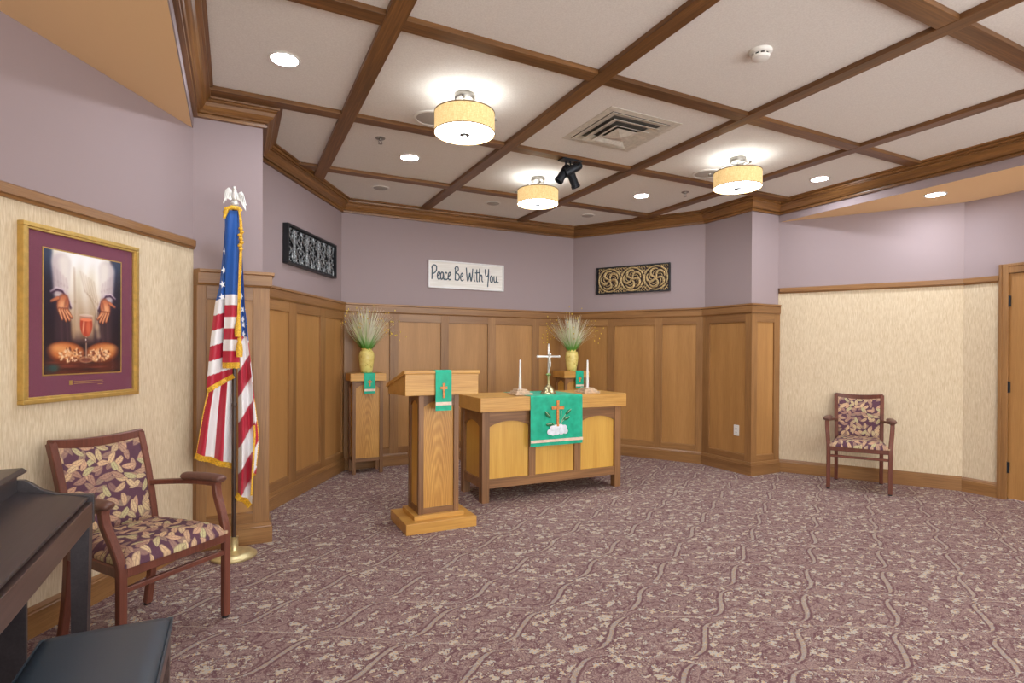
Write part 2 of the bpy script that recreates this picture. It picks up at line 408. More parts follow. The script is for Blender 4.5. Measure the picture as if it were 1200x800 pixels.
def carpet():
    m = Mat('scroll_pattern_carpet', 0.95, 0, 0.1)
    cv = m.coord(); x, y, z = m.xyz(cv)
    wob = m.noise(cv, 7.0, 2.0); wob2 = m.noise(cv, 60.0, 2.0)
    PX, PY = 0.726, 0.2365
    def field(sh):
        xx = x + (wob - 0.5) * 0.05 + sh; yy = y + (wob2 - 0.5) * 0.012
        # serpentine rows, neighbouring rows in opposite phase
        def line(off):
            k = ((yy - 1.69) / (2 * PY) - off / 2.0 + 0.5).floor()
            ph = (xx - 3.08 + off * PX / 2) * (2 * PI / PX) + (k * 0.02)
            s = ph.sin() + (ph * 2.0).sin() * 0.12
            yc = (k + off / 2.0) * (2 * PY) + s * 0.092 + 1.69
            c = ph.cos()
            d = (yy - yc).abs() / (c.abs() * 0.9 + 0.55)
            return d, c
        return line(0.0), line(1.0)
    (d0, c0), (d1, c1) = field(0.0)
    def bold(d, c):
        wd = c.step(0.1, 0.98) * 0.007 + 0.0055
        core = (wd - d).step(0.0, 0.004)
        halo = (wd + 0.012 - d).step(0.0, 0.006) * c.step(-0.6, 0.6)
        return core, halo
    k0, h0 = bold(d0, c0); k1, h1 = bold(d1, c1)
    line = k0.max(k1); halo = h0.max(h1)
    # scrolls and leaf sprigs between the rows
    def scroll(ox, oy, flip, rad):
        kx = ((x - ox) / (PX / 2)).floor(); 
        ky0 = ((y - oy) / PY).floor()
        par = (kx * 0.5).fract() * 2.0
        lx = ((x - ox) / (PX / 2)).fract() * (PX / 2) - PX / 4
        ly = ((y - oy + par * PY * 0.0) / PY).fract() * PY - PY / 2
        lx = lx + (wob2 - 0.5) * 0.025; ly = ly + (wob2 - 0.5) * 0.02
        r = (lx * lx * 0.45 + ly * ly).sqrt(); th = ly.atan2(lx * 0.67) * flip
        sp = ((r / rad - th / (2 * PI)).fract() - 0.5).abs()
        inside = (rad * 1.9 - r).step(0.0, 0.012)
        return (sp.step(0.16, 0.05)) * inside, inside
    s1, i1 = scroll(3.08, 1.69 - PY * 0.5, 1.0, 0.048)
    s2, i2 = scroll(3.26, 1.69, -1.0, 0.040)
    vo = m.nt.nodes.new('ShaderNodeTexVoronoi'); vo.voronoi_dimensions = '2D'; vo.feature = 'F1'; vo.inputs['Scale'].default_value = 1.0
    ax = x * 13.0 + y * 6.0 + (wob - 0.5) * 3.0; ay = y * 21.0 - x * 5.0 + (wob2 - 0.5) * 1.6
    m.nt.links.new(m.vec(ax, ay, 0.0), vo.inputs['Vector'])
    vd = S(m.nt, vo.outputs['Distance']); cs = m.nt.nodes.new('ShaderNodeSeparateColor'); m.nt.links.new(vo.outputs['Color'], cs.inputs[0])
    vr = S(m.nt, cs.outputs[0]); vg = S(m.nt, cs.outputs[1])
    lobes = m.noise(cv, 46.0, 3.0, 0.55, 0.6)
    blob = (vr * 0.42 + 0.02 + (lobes - 0.5) * 1.15 - vd).step(0.0, 0.08) * vr.step(0.15, 0.2) * (halo._m('MULTIPLY', -1.0) + 1.0)
    ol = (vr * 0.42 + 0.20 + (lobes - 0.5) * 1.1 - vd).step(0.0, 0.08)
    speck = m.noise(cv, 420.0, 2.0, 0.7)
    cn = m.noise(cv, 15.0, 1.0, 0.4, 0.8); cn2 = m.noise(cv, 21.0, 1.0, 0.4, 1.2)
    iso = ((cn * 9.0).fract() - 0.5).abs().step(0.16, 0.06)
    iso2 = ((cn2 * 5.0).fract() - 0.5).abs().step(0.09, 0.03) * cn.step(0.45, 0.55)
    sp2 = m.noise(cv, 150.0, 2.0, 0.6)
    basec = m.ramp(speck * 0.6 + sp2 * 0.4, [(0.34, (106, 82, 82)), (0.5, (152, 126, 122)), (0.66, (198, 174, 166))])
    darkc = m.ramp(speck, [(0.3, (86, 54, 62)), (0.7, (126, 90, 96))])
    cream = m.ramp(m.noise(cv, 90.0, 2.0) , [(0.36, (184, 188, 190)), (0.48, (214, 208, 192)), (0.64, (222, 190, 146))])
    tan = m.ramp(speck, [(0.3, (140, 112, 104)), (0.7, (184, 156, 140))])
    col = basec
    col = m.mix(((ol.max(halo)) * 0.8), col, darkc)
    col = m.mix(s1.max(s2) * 0.7, col, darkc)
    col = m.mix(iso * 0.75, col, darkc)
    col = m.mix(iso2 * 0.6, col, cream)
    col = m.mix(blob * (speck * 0.5 + 0.5), col, cream)
    col = m.mix(line * (speck * 1.1 + 0.02) * (sp2 * 0.7 + 0.45), col, cream)
    m.color(col); m.bump(speck + sp2 * 0.5, 0.004, 0.7)
    return m.m
CARPET = carpet()

# ------------------------------------------------------------------ room plan
ANG = 0.5501
sA, cA = math.sin(ANG), math.cos(ANG)
XL, XR, YP, YB = -0.2565, 5.547, 4.302, 6.489
P0, P1 = (XL, YP), (0.1705, YP)
cL, cB = (1.076, YB), (4.189, YB)
S0 = (0.1705, YB - (1.076 - 0.1705) / sA * cA)
R1 = (5.112, YB - (5.112 - 4.189) / sA * cA)
R2, R3 = (5.112, YP), (XR, YP)
RB = (6.413, YP - (6.413 - XR) / sA * cA)
LB = (-1.09, YP - (XL + 1.09) / sA * cA)
YN = -2.3
PLAN = [(-1.09, YN), LB, P0, P1, S0, cL, cB, R1, R2, R3, RB, (6.413, YN)]
SIDES = ['left_front', 'left', 'left_pilaster', 'left_return', 'left_apse', 'back', 'right_apse', 'right_return', 'right_pilaster', 'right', 'right_door']
ZC, ZCEIL, ZBEAM, ZSOF = 2.916, 3.06, 3.03, 2.839
ZW, ZRAIL, ZBASE = 1.892, 2.085, 0.143
WO = 0.045

def seg(path, i):
    a, b = Vector(path[i]), Vector(path[i + 1]); d = (b - a).normalized()
    return a, b, d, Vector((d.y, -d.x))
def mitre(path, i, o):
    """plan point i of the path moved o into the room"""
    p = Vector(path[i])
    if i == 0: return p + seg(path, 0)[3] * o
    if i == len(path) - 1: return p + seg(path, i - 1)[3] * o
    n1, n2 = seg(path, i - 1)[3], seg(path, i)[3]; m = n1 + n2
    return p + m * (o / m.dot(n1))
def ends(path, i, o):
    a, b, d, n = seg(path, i)
    return (mitre(path, i, o) - a).dot(d), (b - a).length + (mitre(path, i + 1, o) - b).dot(d)
def run_frame(path, i):
    a, b, d, n = seg(path, i)
    return (a.x, a.y, 0), math.atan2(d.y, d.x)
def moulding(path, i, prof):
    """mitred length of a moulding; prof = closed polygon of (offset, z); local x along, room side is -y"""
    mb = MB(); v0, v1 = [], []
    for o, z in prof:
        e0, e1 = ends(path, i, o)
        v0.append((e0, -o, z)); v1.append((e1, -o, z))
    n = len(prof)
    mb.poly(v0 + v1, [tuple(range(n))[::-1], tuple(range(n, 2 * n))] + [(k, (k + 1) % n, n + (k + 1) % n, n + k) for k in range(n)])
    return mb

def clip_rect(poly, x0, x1, y0, y1):
    def cl(ps, ins, cut):
        out = []
        for i in range(len(ps)):
            a, b = ps[i - 1], ps[i]
            if ins(b):
                if not ins(a): out.append(cut(a, b))
                out.append(b)
            elif ins(a): out.append(cut(a, b))
        return out
    def cx(v): return lambda a, b: (v, a[1] + (b[1] - a[1]) * (v - a[0]) / (b[0] - a[0]))
    def cy(v): return lambda a, b: (a[0] + (b[0] - a[0]) * (v - a[1]) / (b[1] - a[1]), v)
    ps = list(poly)
    for ins, cut in ((lambda p: p[0] >= x0, cx(x0)), (lambda p: p[0] <= x1, cx(x1)), (lambda p: p[1] >= y0, cy(y0)), (lambda p: p[1] <= y1, cy(y1))):
        if not ps: return []
        ps = cl(ps, ins, cut)
    out = []
    for p in ps:
        if not out or math.hypot(p[0] - out[-1][0], p[1] - out[-1][1]) > 1e-4: out.append(p)
    return out if len(out) > 2 else []

# ---- floor
mb = MB(); mb.box(-1.5, 7.0, YN, 6.9, -0.08, 0.0)
obj('floor', mb, CARPET, kind='structure')

# ---- walls
WALLS = []
for i, side in enumerate(SIDES):
    a, b, d, n = seg(PLAN, i); L = (b - a).length
    loc, rot = run_frame(PLAN, i)
    top = ZCEIL if 2 <= i <= 8 else ZSOF
    mb = MB()
    p = [(0, 0)] + [(L, 0)] + [(L, 0.0), (0, 0.0)]
    e0, e1 = ends(PLAN, i, -0.06)
    if i == 10:      # the wall with the door opening
        y0d, y1d = RB[1] - 2.545, RB[1] - 1.63
        for (xa, xb, za, zb) in ((0, y0d, 0, top), (y1d, L, 0, top), (y0d, y1d, 2.10, top)):
            mb.prism([(xa, 0), (xb, 0), (xb, 0.06), (xa, 0.06)], 'z', za, zb)
    else:
        mb.prism([(0, 0), (L, 0), (e1, 0.06), (e0, 0.06)], 'z', 0, top)
    w = obj('wall_' + side, mb, M_LAV, None, loc=loc, rot=rot, kind='structure')
    WALLS.append(w)
    if i in (0, 1, 9, 10):
        mb = MB(); lo, hi = ends(PLAN, i, 0.004)
        if i == 10: hi = RB[1] - 2.60
        mb.box(lo, hi, -0.004, 0.002, ZBASE - 0.02, ZRAIL - 0.03)
        obj('wallpaper', mb, M_PAPER, w)

# ---- wainscot panelling
PAN = {2: [(0.081, 0.368)], 3: [(0.11, 0.60)], 4: [(0.08, 0.435), (0.575, 1.087), (1.21, 1.66)],
       5: [(0.12, 0.544), (0.646, 1.175), (1.275, 1.803), (1.911, 2.447), (2.55, 2.99)],
       6: [(0.10, 0.526), (0.622, 1.16), (1.258, 1.678)], 7: [(0.12, 0.641)], 8: [(0.044, 0.318)]}
ZP0, ZP1 = 0.222, 1.694
CAPP = [(0.0, 1.786), (0.052, 1.786), (0.062, 1.80), (0.062, 1.868), (0.076, 1.874), (0.076, ZW), (0.0, ZW)]
BASEP = [(0.0, 0.0), (0.066, 0.0), (0.066, 0.112), (0.060, 0.118), (0.060, 0.126), (0.050, ZBASE), (0.0, ZBASE)]
BASEP2 = [(0.0, 0.0), (0.022, 0.0), (0.022, 0.112), (0.018, 0.118), (0.018, 0.126), (0.008, ZBASE), (0.0, ZBASE)]
for i, pans in PAN.items():
    w = WALLS[i]
    lo, hi = ends(PLAN, i, WO)
    lo_in, hi_in = ends(PLAN, i, 0.0)
    edges = [lo] + [v for p in pans for v in p] + [hi]
    for k in range(0, len(edges), 2):
        x0, x1 = edges[k], edges[k + 1]
        mb = MB()
        b0 = lo_in if k == 0 else x0; b1 = hi_in if k == len(edges) - 2 else x1
        mb.prism([(b0, 0.0), (x0, -WO), (x1, -WO), (b1, 0.0)], 'z', ZBASE, 1.786, bev=0.002)
        obj('stile', mb, OAK_V, w)
    for (x0, x1) in pans:
        mb = MB(); mb.box(x0 - 0.004, x1 + 0.004, -0.028, 0, ZP0 - 0.004, ZP1 + 0.004)
        obj('panel', mb, OAK_PANEL, w)
        mb = MB(); mb.box(x0, x1, -WO + 0.0005, 0, ZP1, 1.786, 0.002)
        obj('top_rail', mb, OAK_H, w)
        mb = MB(); mb.prism([(-WO + 0.0005, ZBASE), (-WO + 0.0005, ZP0 - 0.012), (-0.03, ZP0), (0, ZP0), (0, ZBASE)], 'x', x0, x1)
        obj('bottom_rail', mb, OAK_H, w)
    obj('cap_rail', moulding(PLAN, i, CAPP), OAK_H, w)

for i, side in enumerate(SIDES):
    loc, rot = run_frame(PLAN, i)
    if i in PAN:
        obj('baseboard_' + side, moulding(PLAN, i, BASEP), OAK_H, None, loc=loc, rot=rot, kind='structure')
    elif i == 10:
        mb = MB(); Ld = RB[1] - 2.60; e0, _ = ends(PLAN, i, 0.022)
        mb.prism([(-o, z) for o, z in BASEP2], 'x', e0, Ld)
        obj('baseboard_' + side, mb, OAK_H, None, loc=loc, rot=rot, kind='structure')
    else:
        obj('baseboard_' + side, moulding(PLAN, i, BASEP2), OAK_H, None, loc=loc, rot=rot, kind='structure')

# ---- picture rails over the wallpaper
TN = [0]
def trim(mb, mat, loc, rot):
    TN[0] += 1
    return obj('trim_%d' % TN[0], mb, mat, None, loc=loc, rot=rot, kind='structure')
RAILP = [(0.0, ZRAIL - 0.062), (0.016, ZRAIL - 0.062), (0.020, ZRAIL - 0.05), (0.036, ZRAIL - 0.046), (0.036, ZRAIL - 0.006), (0.030, ZRAIL), (0.0, ZRAIL)]
for i in (0, 1, 9, 10):
    loc, rot = run_frame(PLAN, i)
    if i == 10:
        e0, _ = ends(PLAN, i, 0.036); mb = MB(); mb.prism([(-o, z) for o, z in RAILP], 'x', e0, RB[1] - 2.60)
    else: mb = moulding(PLAN, i, RAILP)
    trim(mb, OAK_H, loc, rot)

# ---- crown moulding
CPATH = [(XL, YN), P0, P1, S0, cL, cB, R1, R2, R3, (XR, YN)]
CROWN = [(0.0, ZC), (0.026, ZC), (0.028, ZC + 0.016), (0.018, ZC + 0.020), (0.018, ZC + 0.027), (0.036, ZC + 0.030), (0.042, ZC + 0.040), (0.054, ZC + 0.048), (0.070, ZC + 0.066),
         (0.080, ZC + 0.088), (0.094, ZC + 0.094), (0.088, ZC + 0.099), (0.088, ZC + 0.106), (0.106, ZC + 0.108), (0.108, ZC + 0.120), (0.100, ZC + 0.124), (0.100, ZC + 0.129), (0.126, ZC + 0.131), (0.126, ZCEIL - 0.001), (0.0, ZCEIL - 0.001)]
for i in range(len(CPATH) - 1):
    loc, rot = run_frame(CPATH, i)
    trim(moulding(CPATH, i, CROWN), CROWN_OAK, loc, rot)

# ---- bulkheads and soffits at both sides
for k, (x0, x1, poly) in enumerate(((XL - 0.006, XL, [(XL - 0.006, YN), (XL - 0.006, P0[1] - 0.009), LB, (-1.09, YN)]), (XR, XR + 0.006, [(XR + 0.006, YN), (6.413, YN), RB, (XR + 0.006, R3[1] - 0.009)]))):
    mb = MB(); mb.box(x0, x1, YN, YP, ZSOF, ZCEIL)
    obj('trim_%d' % (30 + k), mb, M_LAV, kind='structure')
    mb = MB(); q = poly
    mb.prism(q, 'z', ZSOF, ZSOF + 0.04)
    o = obj('ceiling_soffit', mb, M_TAN, kind='structure')

# ---- ceiling with beams
ROOM = [(XL, YN), P0, P1, S0, cL, cB, R1, R2, R3, (XR, YN)]
mb = MB(); mb.prism([(XL - 0.06, YN), (XL - 0.06, YP + 0.06), (0.11, YP + 0.06), (0.11, 5.05), (1.04, YB + 0.06), (4.22, YB + 0.06), (5.17, 5.0), (5.17, YP + 0.06), (XR + 0.06, YP + 0.06), (XR + 0.06, YN)], 'z', ZCEIL + 0.004, ZCEIL + 0.08)
CEIL = obj('ceiling', mb, M_CEIL, kind='structure')
BX = [0.725, 2.015, 3.305, 4.595]; BY = [-1.02, 0.262, 1.547, 2.828, 4.132, 5.41]; HB = 0.052
xs = [XL] + BX + [XR]; ys = [YN] + BY + [YB]
for a in range(len(xs) - 1):
    for b in range(len(ys) - 1):
        pl = clip_rect(ROOM, xs[a], xs[a + 1], ys[b], ys[b + 1])
        if pl:
            mb = MB(); mb.prism(pl, 'z', ZCEIL, ZCEIL + 0.006); obj('ceiling_panel', mb, M_CEIL, CEIL)
CROOM = [tuple(mitre(CPATH, i, 0.08)) for i in range(len(CPATH))]
for x in BX:
    pl = clip_rect(CROOM, x - HB, x + HB, YN, YB)
    mb = MB(); mb.prism(pl, 'z', ZBEAM, ZCEIL + 0.002, bev=0.002); obj('beam', mb, BEAM_Y, CEIL)
bx = [XL - 1] + BX + [XR + 1]
for y in BY:
    for a in range(len(bx) - 1):
        pl = clip_rect(CROOM, bx[a] + HB, bx[a + 1] - HB, y - HB, y + HB)
        if pl:
            mb = MB(); mb.prism(pl, 'z', ZBEAM + 0.002, ZCEIL + 0.002, bev=0.002); obj('beam', mb, BEAM_X, CEIL)

# ---- door at the right edge
dy0, dy1 = 2.545, 1.63       # hinge edge, latch edge
mb = MB()
for (ya, yb, za, zb) in ((dy0 - 0.012, dy0 + 0.058, 0, 2.186), (dy1 - 0.058, dy1 + 0.012, 0, 2.186), (dy1 + 0.012, dy0 - 0.012, 2.098, 2.186)):
    mb.box(6.413 - 0.020, 6.413, ya, yb, za, zb, 0.003)
    mb.box(6.413 - 0.028, 6.413, ya + (0.045 if ya > 2 else 0.0), yb - (0.045 if ya < 1.7 else 0.0), za, zb, 0.003) if zb - za > 1 else mb.box(6.413 - 0.028, 6.413, ya, yb, zb - 0.025, zb, 0.003)
mb.box(6.413, 6.50, dy0, dy0 + 0.02, 0, 2.1); mb.box(6.413, 6.50, dy1 - 0.02, dy1, 0, 2.1); mb.box(6.413, 6.50, dy1, dy0, 2.1, 2.12)
trim(mb, OAK_V, None, None)
mb = MB(); mb.box(6.420, 6.462, dy1 + 0.004, dy0 - 0.004, 0.012, 2.096, 0.002)
DOOR = obj('door_1', mb, OAK_PANEL, kind='structure')
for z in (1.84, 1.045, 0.30):
    mb = MB(); mb.tube([(6.405, dy0 - 0.004, z - 0.055), (6.405, dy0 - 0.004, z + 0.055)], 0.010, 10)
    mb.box(6.404, 6.42, dy0 - 0.026, dy0 + 0.004, z - 0.05, z + 0.05)
    obj('hinge', mb, BLACKMETAL, DOOR, 40)
mb = MB(); mb.lathe([(0.03, 0), (0.03, 0.01), (0.012, 0.014), (0.012, 0.05), (0, 0.05)], (6.42, dy1 + 0.07, 1.0), 16, mat=Matrix.Rotation(-PI / 2, 4, 'Y'))
mb.bar([(6.375, dy1 + 0.07, 1.0), (6.372, dy1 + 0.18, 1.0)], 0.02, 0.02)
obj('door_handle', mb, BLACKMETAL, DOOR, 40)

# ---- electric outlet on the right pilaster
t = thing('electric_outlet', 'white electric outlet plate low on the wainscot of the right pillar', 'outlet', (5.112 - 0.028, 4.467, 0.472), -PI / 2)
mb = MB(); mb.box(-0.036, 0.036, -0.007, 0, -0.06, 0.06, 0.003); obj('cover_plate', mb, WHITE, t)
for z in (-0.022, 0.022):
    mb = MB(); mb.box(-0.017, 0.017, -0.010, -0.006, z - 0.014, z + 0.014, 0.002); r = obj('receptacle', mb, WHITE, t)
    mb = MB(); mb.box(-0.008, -0.005, -0.0106, -0.009, z - 0.005, z + 0.006); mb.box(0.005, 0.008, -0.0106, -0.009, z - 0.005, z + 0.006)
    obj('slots', mb, BLACK, r)

# ------------------------------------------------------------------ ceiling fittings
def drum_lamp(x, y, label):
    t = thing('drum_ceiling_lamp', label, 'ceiling light', (x, y, ZCEIL), 0.0, 'drum ceiling lamps')
    mb = MB(); mb.lathe([(0.066, 0), (0.070, -0.008), (0.070, -0.03), (0.060, -0.044), (0.03, -0.052), (0, -0.052)], seg=32); obj('canopy', mb, NICKEL, t, 40)
    mb = MB(); mb.tube([(0, 0, -0.04), (0, 0, -0.25)], 0.008, 10); obj('stem', mb, NICKEL, t, 40)
    for k in range(3):
        a = 2 * PI * k / 3 + 0.10
        pts = [(0.045, -0.04), (0.085, -0.046), (0.13, -0.062), (0.17, -0.092), (0.195, -0.112), (0.222, -0.116), (0.235, -0.112)]
        mb = MB(); mb.tube([(r * math.cos(a), r * math.sin(a), z) for r, z in pts], 0.0055, 8)
        mb.ball((0.238 * math.cos(a), 0.238 * math.sin(a), -0.112), 0.011)
        obj('arm', mb, NICKEL, t, 50)
    mb = MB(); mb.lathe([(0.2, -0.125), (0.2, -0.262), (0.197, -0.262), (0.197, -0.125), (0.2, -0.125)], seg=64, cap=False); sh = obj('drum_shade', mb, SHADE, t, 40)
    for z in (-0.127, -0.26):
        mb = MB(); mb.lathe([(0.2, z - 0.0035), (0.2025, z - 0.003), (0.2025, z + 0.003), (0.2, z + 0.0035)], seg=64, cap=False); obj('shade_trim', mb, plain_trim, sh, 40)
    mb = MB(); mb.lathe([(0.196, -0.255), (0.12, -0.262), (0.0, -0.266)], seg=48, cap=False); obj('diffuser', mb, DIFF, t, 60)
    mb = MB(); mb.lathe([(0.195, -0.246), (0.195, -0.250), (0.0, -0.252)], seg=48); obj('glow_blocker', mb, LINER, t, 40)  # hidden opaque disc added to stop the diffuser's glow reaching the ceiling
    mb = MB(); mb.lathe([(0.0, -0.264), (0.034, -0.266), (0.036, -0.270), (0.012, -0.275), (0.009, -0.292), (0.011, -0.298), (0, -0.303)], seg=20); obj('finial', mb, DARKNICKEL, t, 40)
    mb = MB(); mb.lathe([(0.1965, -0.127), (0.1965, -0.255)], seg=64, cap=False); obj('added_liner', mb, LINER, sh, 60)  # unseen white lining added to keep the glow above the shade white
    for k in range(3):
        a = 2 * PI * k / 3 + 1.5
        ld = bpy.data.lights.new('bulb', 'POINT'); ld.energy = LAMP_BULB / 3; ld.shadow_soft_size = 0.03; ld.color = (0.95, 0.975, 1.0)
        lo = bpy.data.objects.new('bulb', ld); COL.objects.link(lo); lo.parent = t; lo.location = (0.11 * math.cos(a), 0.11 * math.sin(a), -0.19)
    return t
LINER = plain('white_shade_liner', (236, 234, 228), 0.8, var=0.01)
plain_trim = plain('brown_shade_trim', (120, 92, 62), 0.7)
drum_lamp(1.365, 3.455, 'linen drum ceiling lamp nearest the left, largest, beside the round recessed speaker')
drum_lamp(2.66, 4.77, 'linen drum ceiling lamp between the others, right beside the black spotlights')
drum_lamp(3.95, 3.48, 'linen drum ceiling lamp over the right side, near the right pillar')
drum_lamp(3.95, 0.9, 'linen drum ceiling lamp behind the right of the frame')
drum_lamp(1.37, 0.9, 'unseen linen drum ceiling lamp added overhead behind the viewer to light the room')  # out-of-view lamp added to help light the room

def downlight(x, y, z, label, on=True, r=0.075):
    t = thing('recessed_downlight' if on else 'unlit_recessed_light', label, 'downlight', (x, y, z), 0, 'lit recessed downlights' if on else 'unlit recessed lights')
    mb = MB(); mb.lathe([(r + 0.016, 0.0), (r + 0.014, -0.006), (r, -0.007), (r - 0.004, 0.0)], seg=40, cap=False); obj('trim_ring', mb, WHITE, t, 40)
    mb = MB()
    if on: mb.lathe([(r - 0.001, -0.004), (0, -0.004)], seg=32, cap=False)
    else: mb.lathe([(r - 0.001, -0.004), (r * 0.8, -0.010), (r * 0.5, -0.012), (0, -0.012)], seg=32, cap=False)
    obj('lens' if on else 'eyeball', mb, DOWN if on else GREYPL, t, 40)
downlight(0.255, 3.52, ZCEIL, 'bright recessed downlight in the left ceiling panel, nearest to the tan soffit')
downlight(1.373, 4.79, ZCEIL, 'bright recessed downlight behind the largest drum lamp, left of the sprinkler row')
downlight(3.965, 4.79, ZCEIL, 'bright recessed downlight between the black spotlights and the right drum lamp')
downlight(5.125, 3.52, ZCEIL, 'bright recessed downlight between the right drum lamp and the crown moulding')
downlight(5.85, 2.87, ZSOF, 'bright recessed downlight in the tan soffit above the empty cream wall')
downlight(1.36, 5.83, ZCEIL, 'unlit grey recessed light at the back left of the ceiling', False)
downlight(2.66, 5.83, ZCEIL, 'unlit grey recessed light in the middle of the back ceiling row', False)
downlight(3.95, 5.80, ZCEIL, 'unlit grey recessed light at the back right of the ceiling', False)

for x, y, lb in ((1.286, 3.91, 'round white ceiling speaker partly hidden behind the largest drum lamp'), (4.03, 3.915, 'round white ceiling speaker just left of the right drum lamp')):
    t = thing('ceiling_speaker', lb, 'speaker', (x, y, ZCEIL), 0, 'round ceiling speakers')
    mb = MB(); mb.lathe([(0.135, 0), (0.133, -0.008), (0.115, -0.009), (0.112, -0.003)], seg=48, cap=False); obj('rim', mb, WHITE, t, 40)
    mb = MB(); mb.lathe([(0.113, -0.004), (0, -0.007)], seg=48, cap=False); obj('grille', mb, GREYPL, t, 40)

t = thing('smoke_detector', 'round white smoke detector in the large ceiling panel at upper right', 'smoke detector', (2.66, 2.19, ZCEIL))
mb = MB(); mb.lathe([(0.062, 0), (0.062, -0.012), (0.056, -0.02), (0.05, -0.022)], seg=40); obj('base', mb, WHITE, t, 40)
mb = MB(); mb.lathe([(0.046, -0.022), (0.046, -0.032)], seg=40); obj('sensor_slots', mb, BLACK, t, 40)
for k in range(10):
    a = 2 * PI * k / 10; mb = MB(); mb.box(-0.004, 0.004, -0.004, 0.004, -0.033, -0.021)
    o = obj('rib', mb, WHITE, t); o.location = (0.046 * math.cos(a), 0.046 * math.sin(a), 0); o.rotation_euler = (0, 0, a)
mb = MB(); mb.lathe([(0.051, -0.032), (0.046, -0.044), (0.03, -0.052), (0, -0.054)], seg=40); obj('cap', mb, WHITE, t, 40)

for x, y, lb in ((1.04, 4.47, 'small chrome fire sprinkler left of the downlight behind the largest lamp'), (4.29, 4.47, 'small chrome fire sprinkler left of the right drum lamp')):
    t = thing('fire_sprinkler', lb, 'sprinkler', (x, y, ZCEIL), 0, 'ceiling sprinklers')
    mb = MB(); mb.lathe([(0.04, 0), (0.037, -0.006), (0.014, -0.008), (0.012, -0.02), (0, -0.02)], seg=24); obj('escutcheon', mb, NICKEL, t, 40)
    mb = MB()
    for s in (-1, 1): mb.tube([(s * 0.01, 0, -0.018), (s * 0.014, 0, -0.03), (s * 0.003, 0, -0.044)], 0.003, 6)
    obj('frame_arms', mb, NICKEL, t, 40)
    mb = MB(); mb.lathe([(0, -0.043), (0.018, -0.045), (0.018, -0.047), (0, -0.047)], seg=16); obj('deflector', mb, NICKEL, t, 40)

# air vent: nested square cones
t = thing('ceiling_air_vent', 'square stepped air supply vent in the ceiling between the drum lamps', 'vent', (2.66, 3.47, ZCEIL))
def sq_ring(mb, h0, z0, h1, z1, th=0.004):
    vs = []
    for h, z in ((h0, z0), (h1, z1), (h1, z1 + th), (h0, z0 + th)): vs += [(-h, -h, z), (h, -h, z), (h, h, z), (-h, h, z)]
    fs = []
    for a in range(4):
        for k in range(4):
            b = (a + 1) % 4; fs.append((a * 4 + k, a * 4 + (k + 1) % 4, b * 4 + (k + 1) % 4, b * 4 + k))
    mb.poly(vs, fs)
mb = MB(); sq_ring(mb, 0.325, -0.005, 0.275, -0.008); obj('outer_flange', mb, VENTM, t)
for h0, z0, h1, z1 in ((0.27, -0.014, 0.215, -0.002), (0.215, -0.030, 0.150, -0.008), (0.155, -0.044, 0.10, -0.018)):
    mb = MB(); sq_ring(mb, h0, z0, h1, z1, 0.003); obj('louvre', mb, VENTM, t)
mb = MB(); mb.poly([(-0.10, -0.10, -0.034), (0.10, -0.10, -0.034), (0.10, 0.10, -0.034), (-0.10, 0.10, -0.034), (0, 0, -0.054)], [(0, 1, 4), (1, 2, 4), (2, 3, 4), (3, 0, 4), (3, 2, 1, 0)]); obj('centre_plate', mb, VENTM, t)
mb = MB(); mb.box(-0.27, 0.27, -0.27, 0.27, -0.0012, -0.0002); obj('duct_shade_plate', mb, DUCT_SHADE, t)  # flat dark plate stands in for the shade inside the duct

# black spotlights under a beam
t = thing('spotlight_cluster', 'black cluster of three spotlights on a plate under the ceiling beam', 'spotlight', (2.625, 4.13, ZBEAM))
mb = MB(); mb.prism([(-0.10, -0.045), (0.10, -0.045), (0.10, 0.045), (-0.10, 0.045)], 'z', -0.012, 0.0, bev=0.002); obj('mount_plate', mb, BLACKMETAL, t)
for nm, base, c, d in (('a', (-0.045, 0.0), (-0.05, -0.01, -0.095), (-0.52, 0.14, -0.84)), ('b', (0.0, 0.0), (0.035, -0.055, -0.07), (-0.84, 0.25, -0.50)), ('c', (0.05, 0.01), (0.03, 0.03, -0.11), (0.36, -0.1, -0.93))):
    d = Vector(d).normalized(); q = d.to_track_quat('-Z', 'Y').to_matrix().to_4x4(); c = Vector(c)
    mb = MB(); mb.tube([(base[0], base[1], -0.01), (base[0], base[1] - 0.005, -0.045), tuple(c)], 0.008, 8)
    for s in (-1, 1):
        e = q @ Vector((s * 0.044, 0, 0)); mb.tube([tuple(c + Vector((0, 0, 0.035))), tuple(c + e + Vector((0, 0, 0.02))), tuple(c + e - Vector((0, 0, 0.005)))], 0.005, 6)
    y = obj('yoke', mb, BLACKMETAL, t, 40)
    mb = MB(); mb.lathe([(0, 0.045), (0.024, 0.043), (0.034, 0.03), (0.036, 0.0), (0.036, -0.10), (0.040, -0.102), (0.040, -0.125), (0.034, -0.125), (0.033, -0.10), (0, -0.098)], tuple(c), 24, mat=q); obj('lamp_can', mb, BLACKMETAL, t, 40)
    mb = MB()
    for k in range(3): mb.lathe([(0.037, 0.012 - k * 0.012), (0.0385, 0.010 - k * 0.012), (0.037, 0.006 - k * 0.012)], tuple(c), 24, mat=q, cap=False)
    obj('cooling_ring', mb, BLACK, t, 40)

# ------------------------------------------------------------------ wall hangings
def wall_item(name, label, cat, i, along, z, off=0.0):
    a, b, d, n = seg(PLAN, i); p = a + d * along + n * off
    return thing(name, label, cat, (p.x, p.y, z), run_frame(PLAN, i)[1])

def frame_bars(mb, w, h, bw, y0, y1, bev=0.002):
    mb.box(-w, w, y0, y1, h - bw, h, bev); mb.box(-w, w, y0, y1, -h, -h + bw, bev)
    mb.box(-w, -w + bw, y0, y1, -h + bw, h - bw, bev); mb.box(w - bw, w, y0, y1, -h + bw, h - bw, bev)

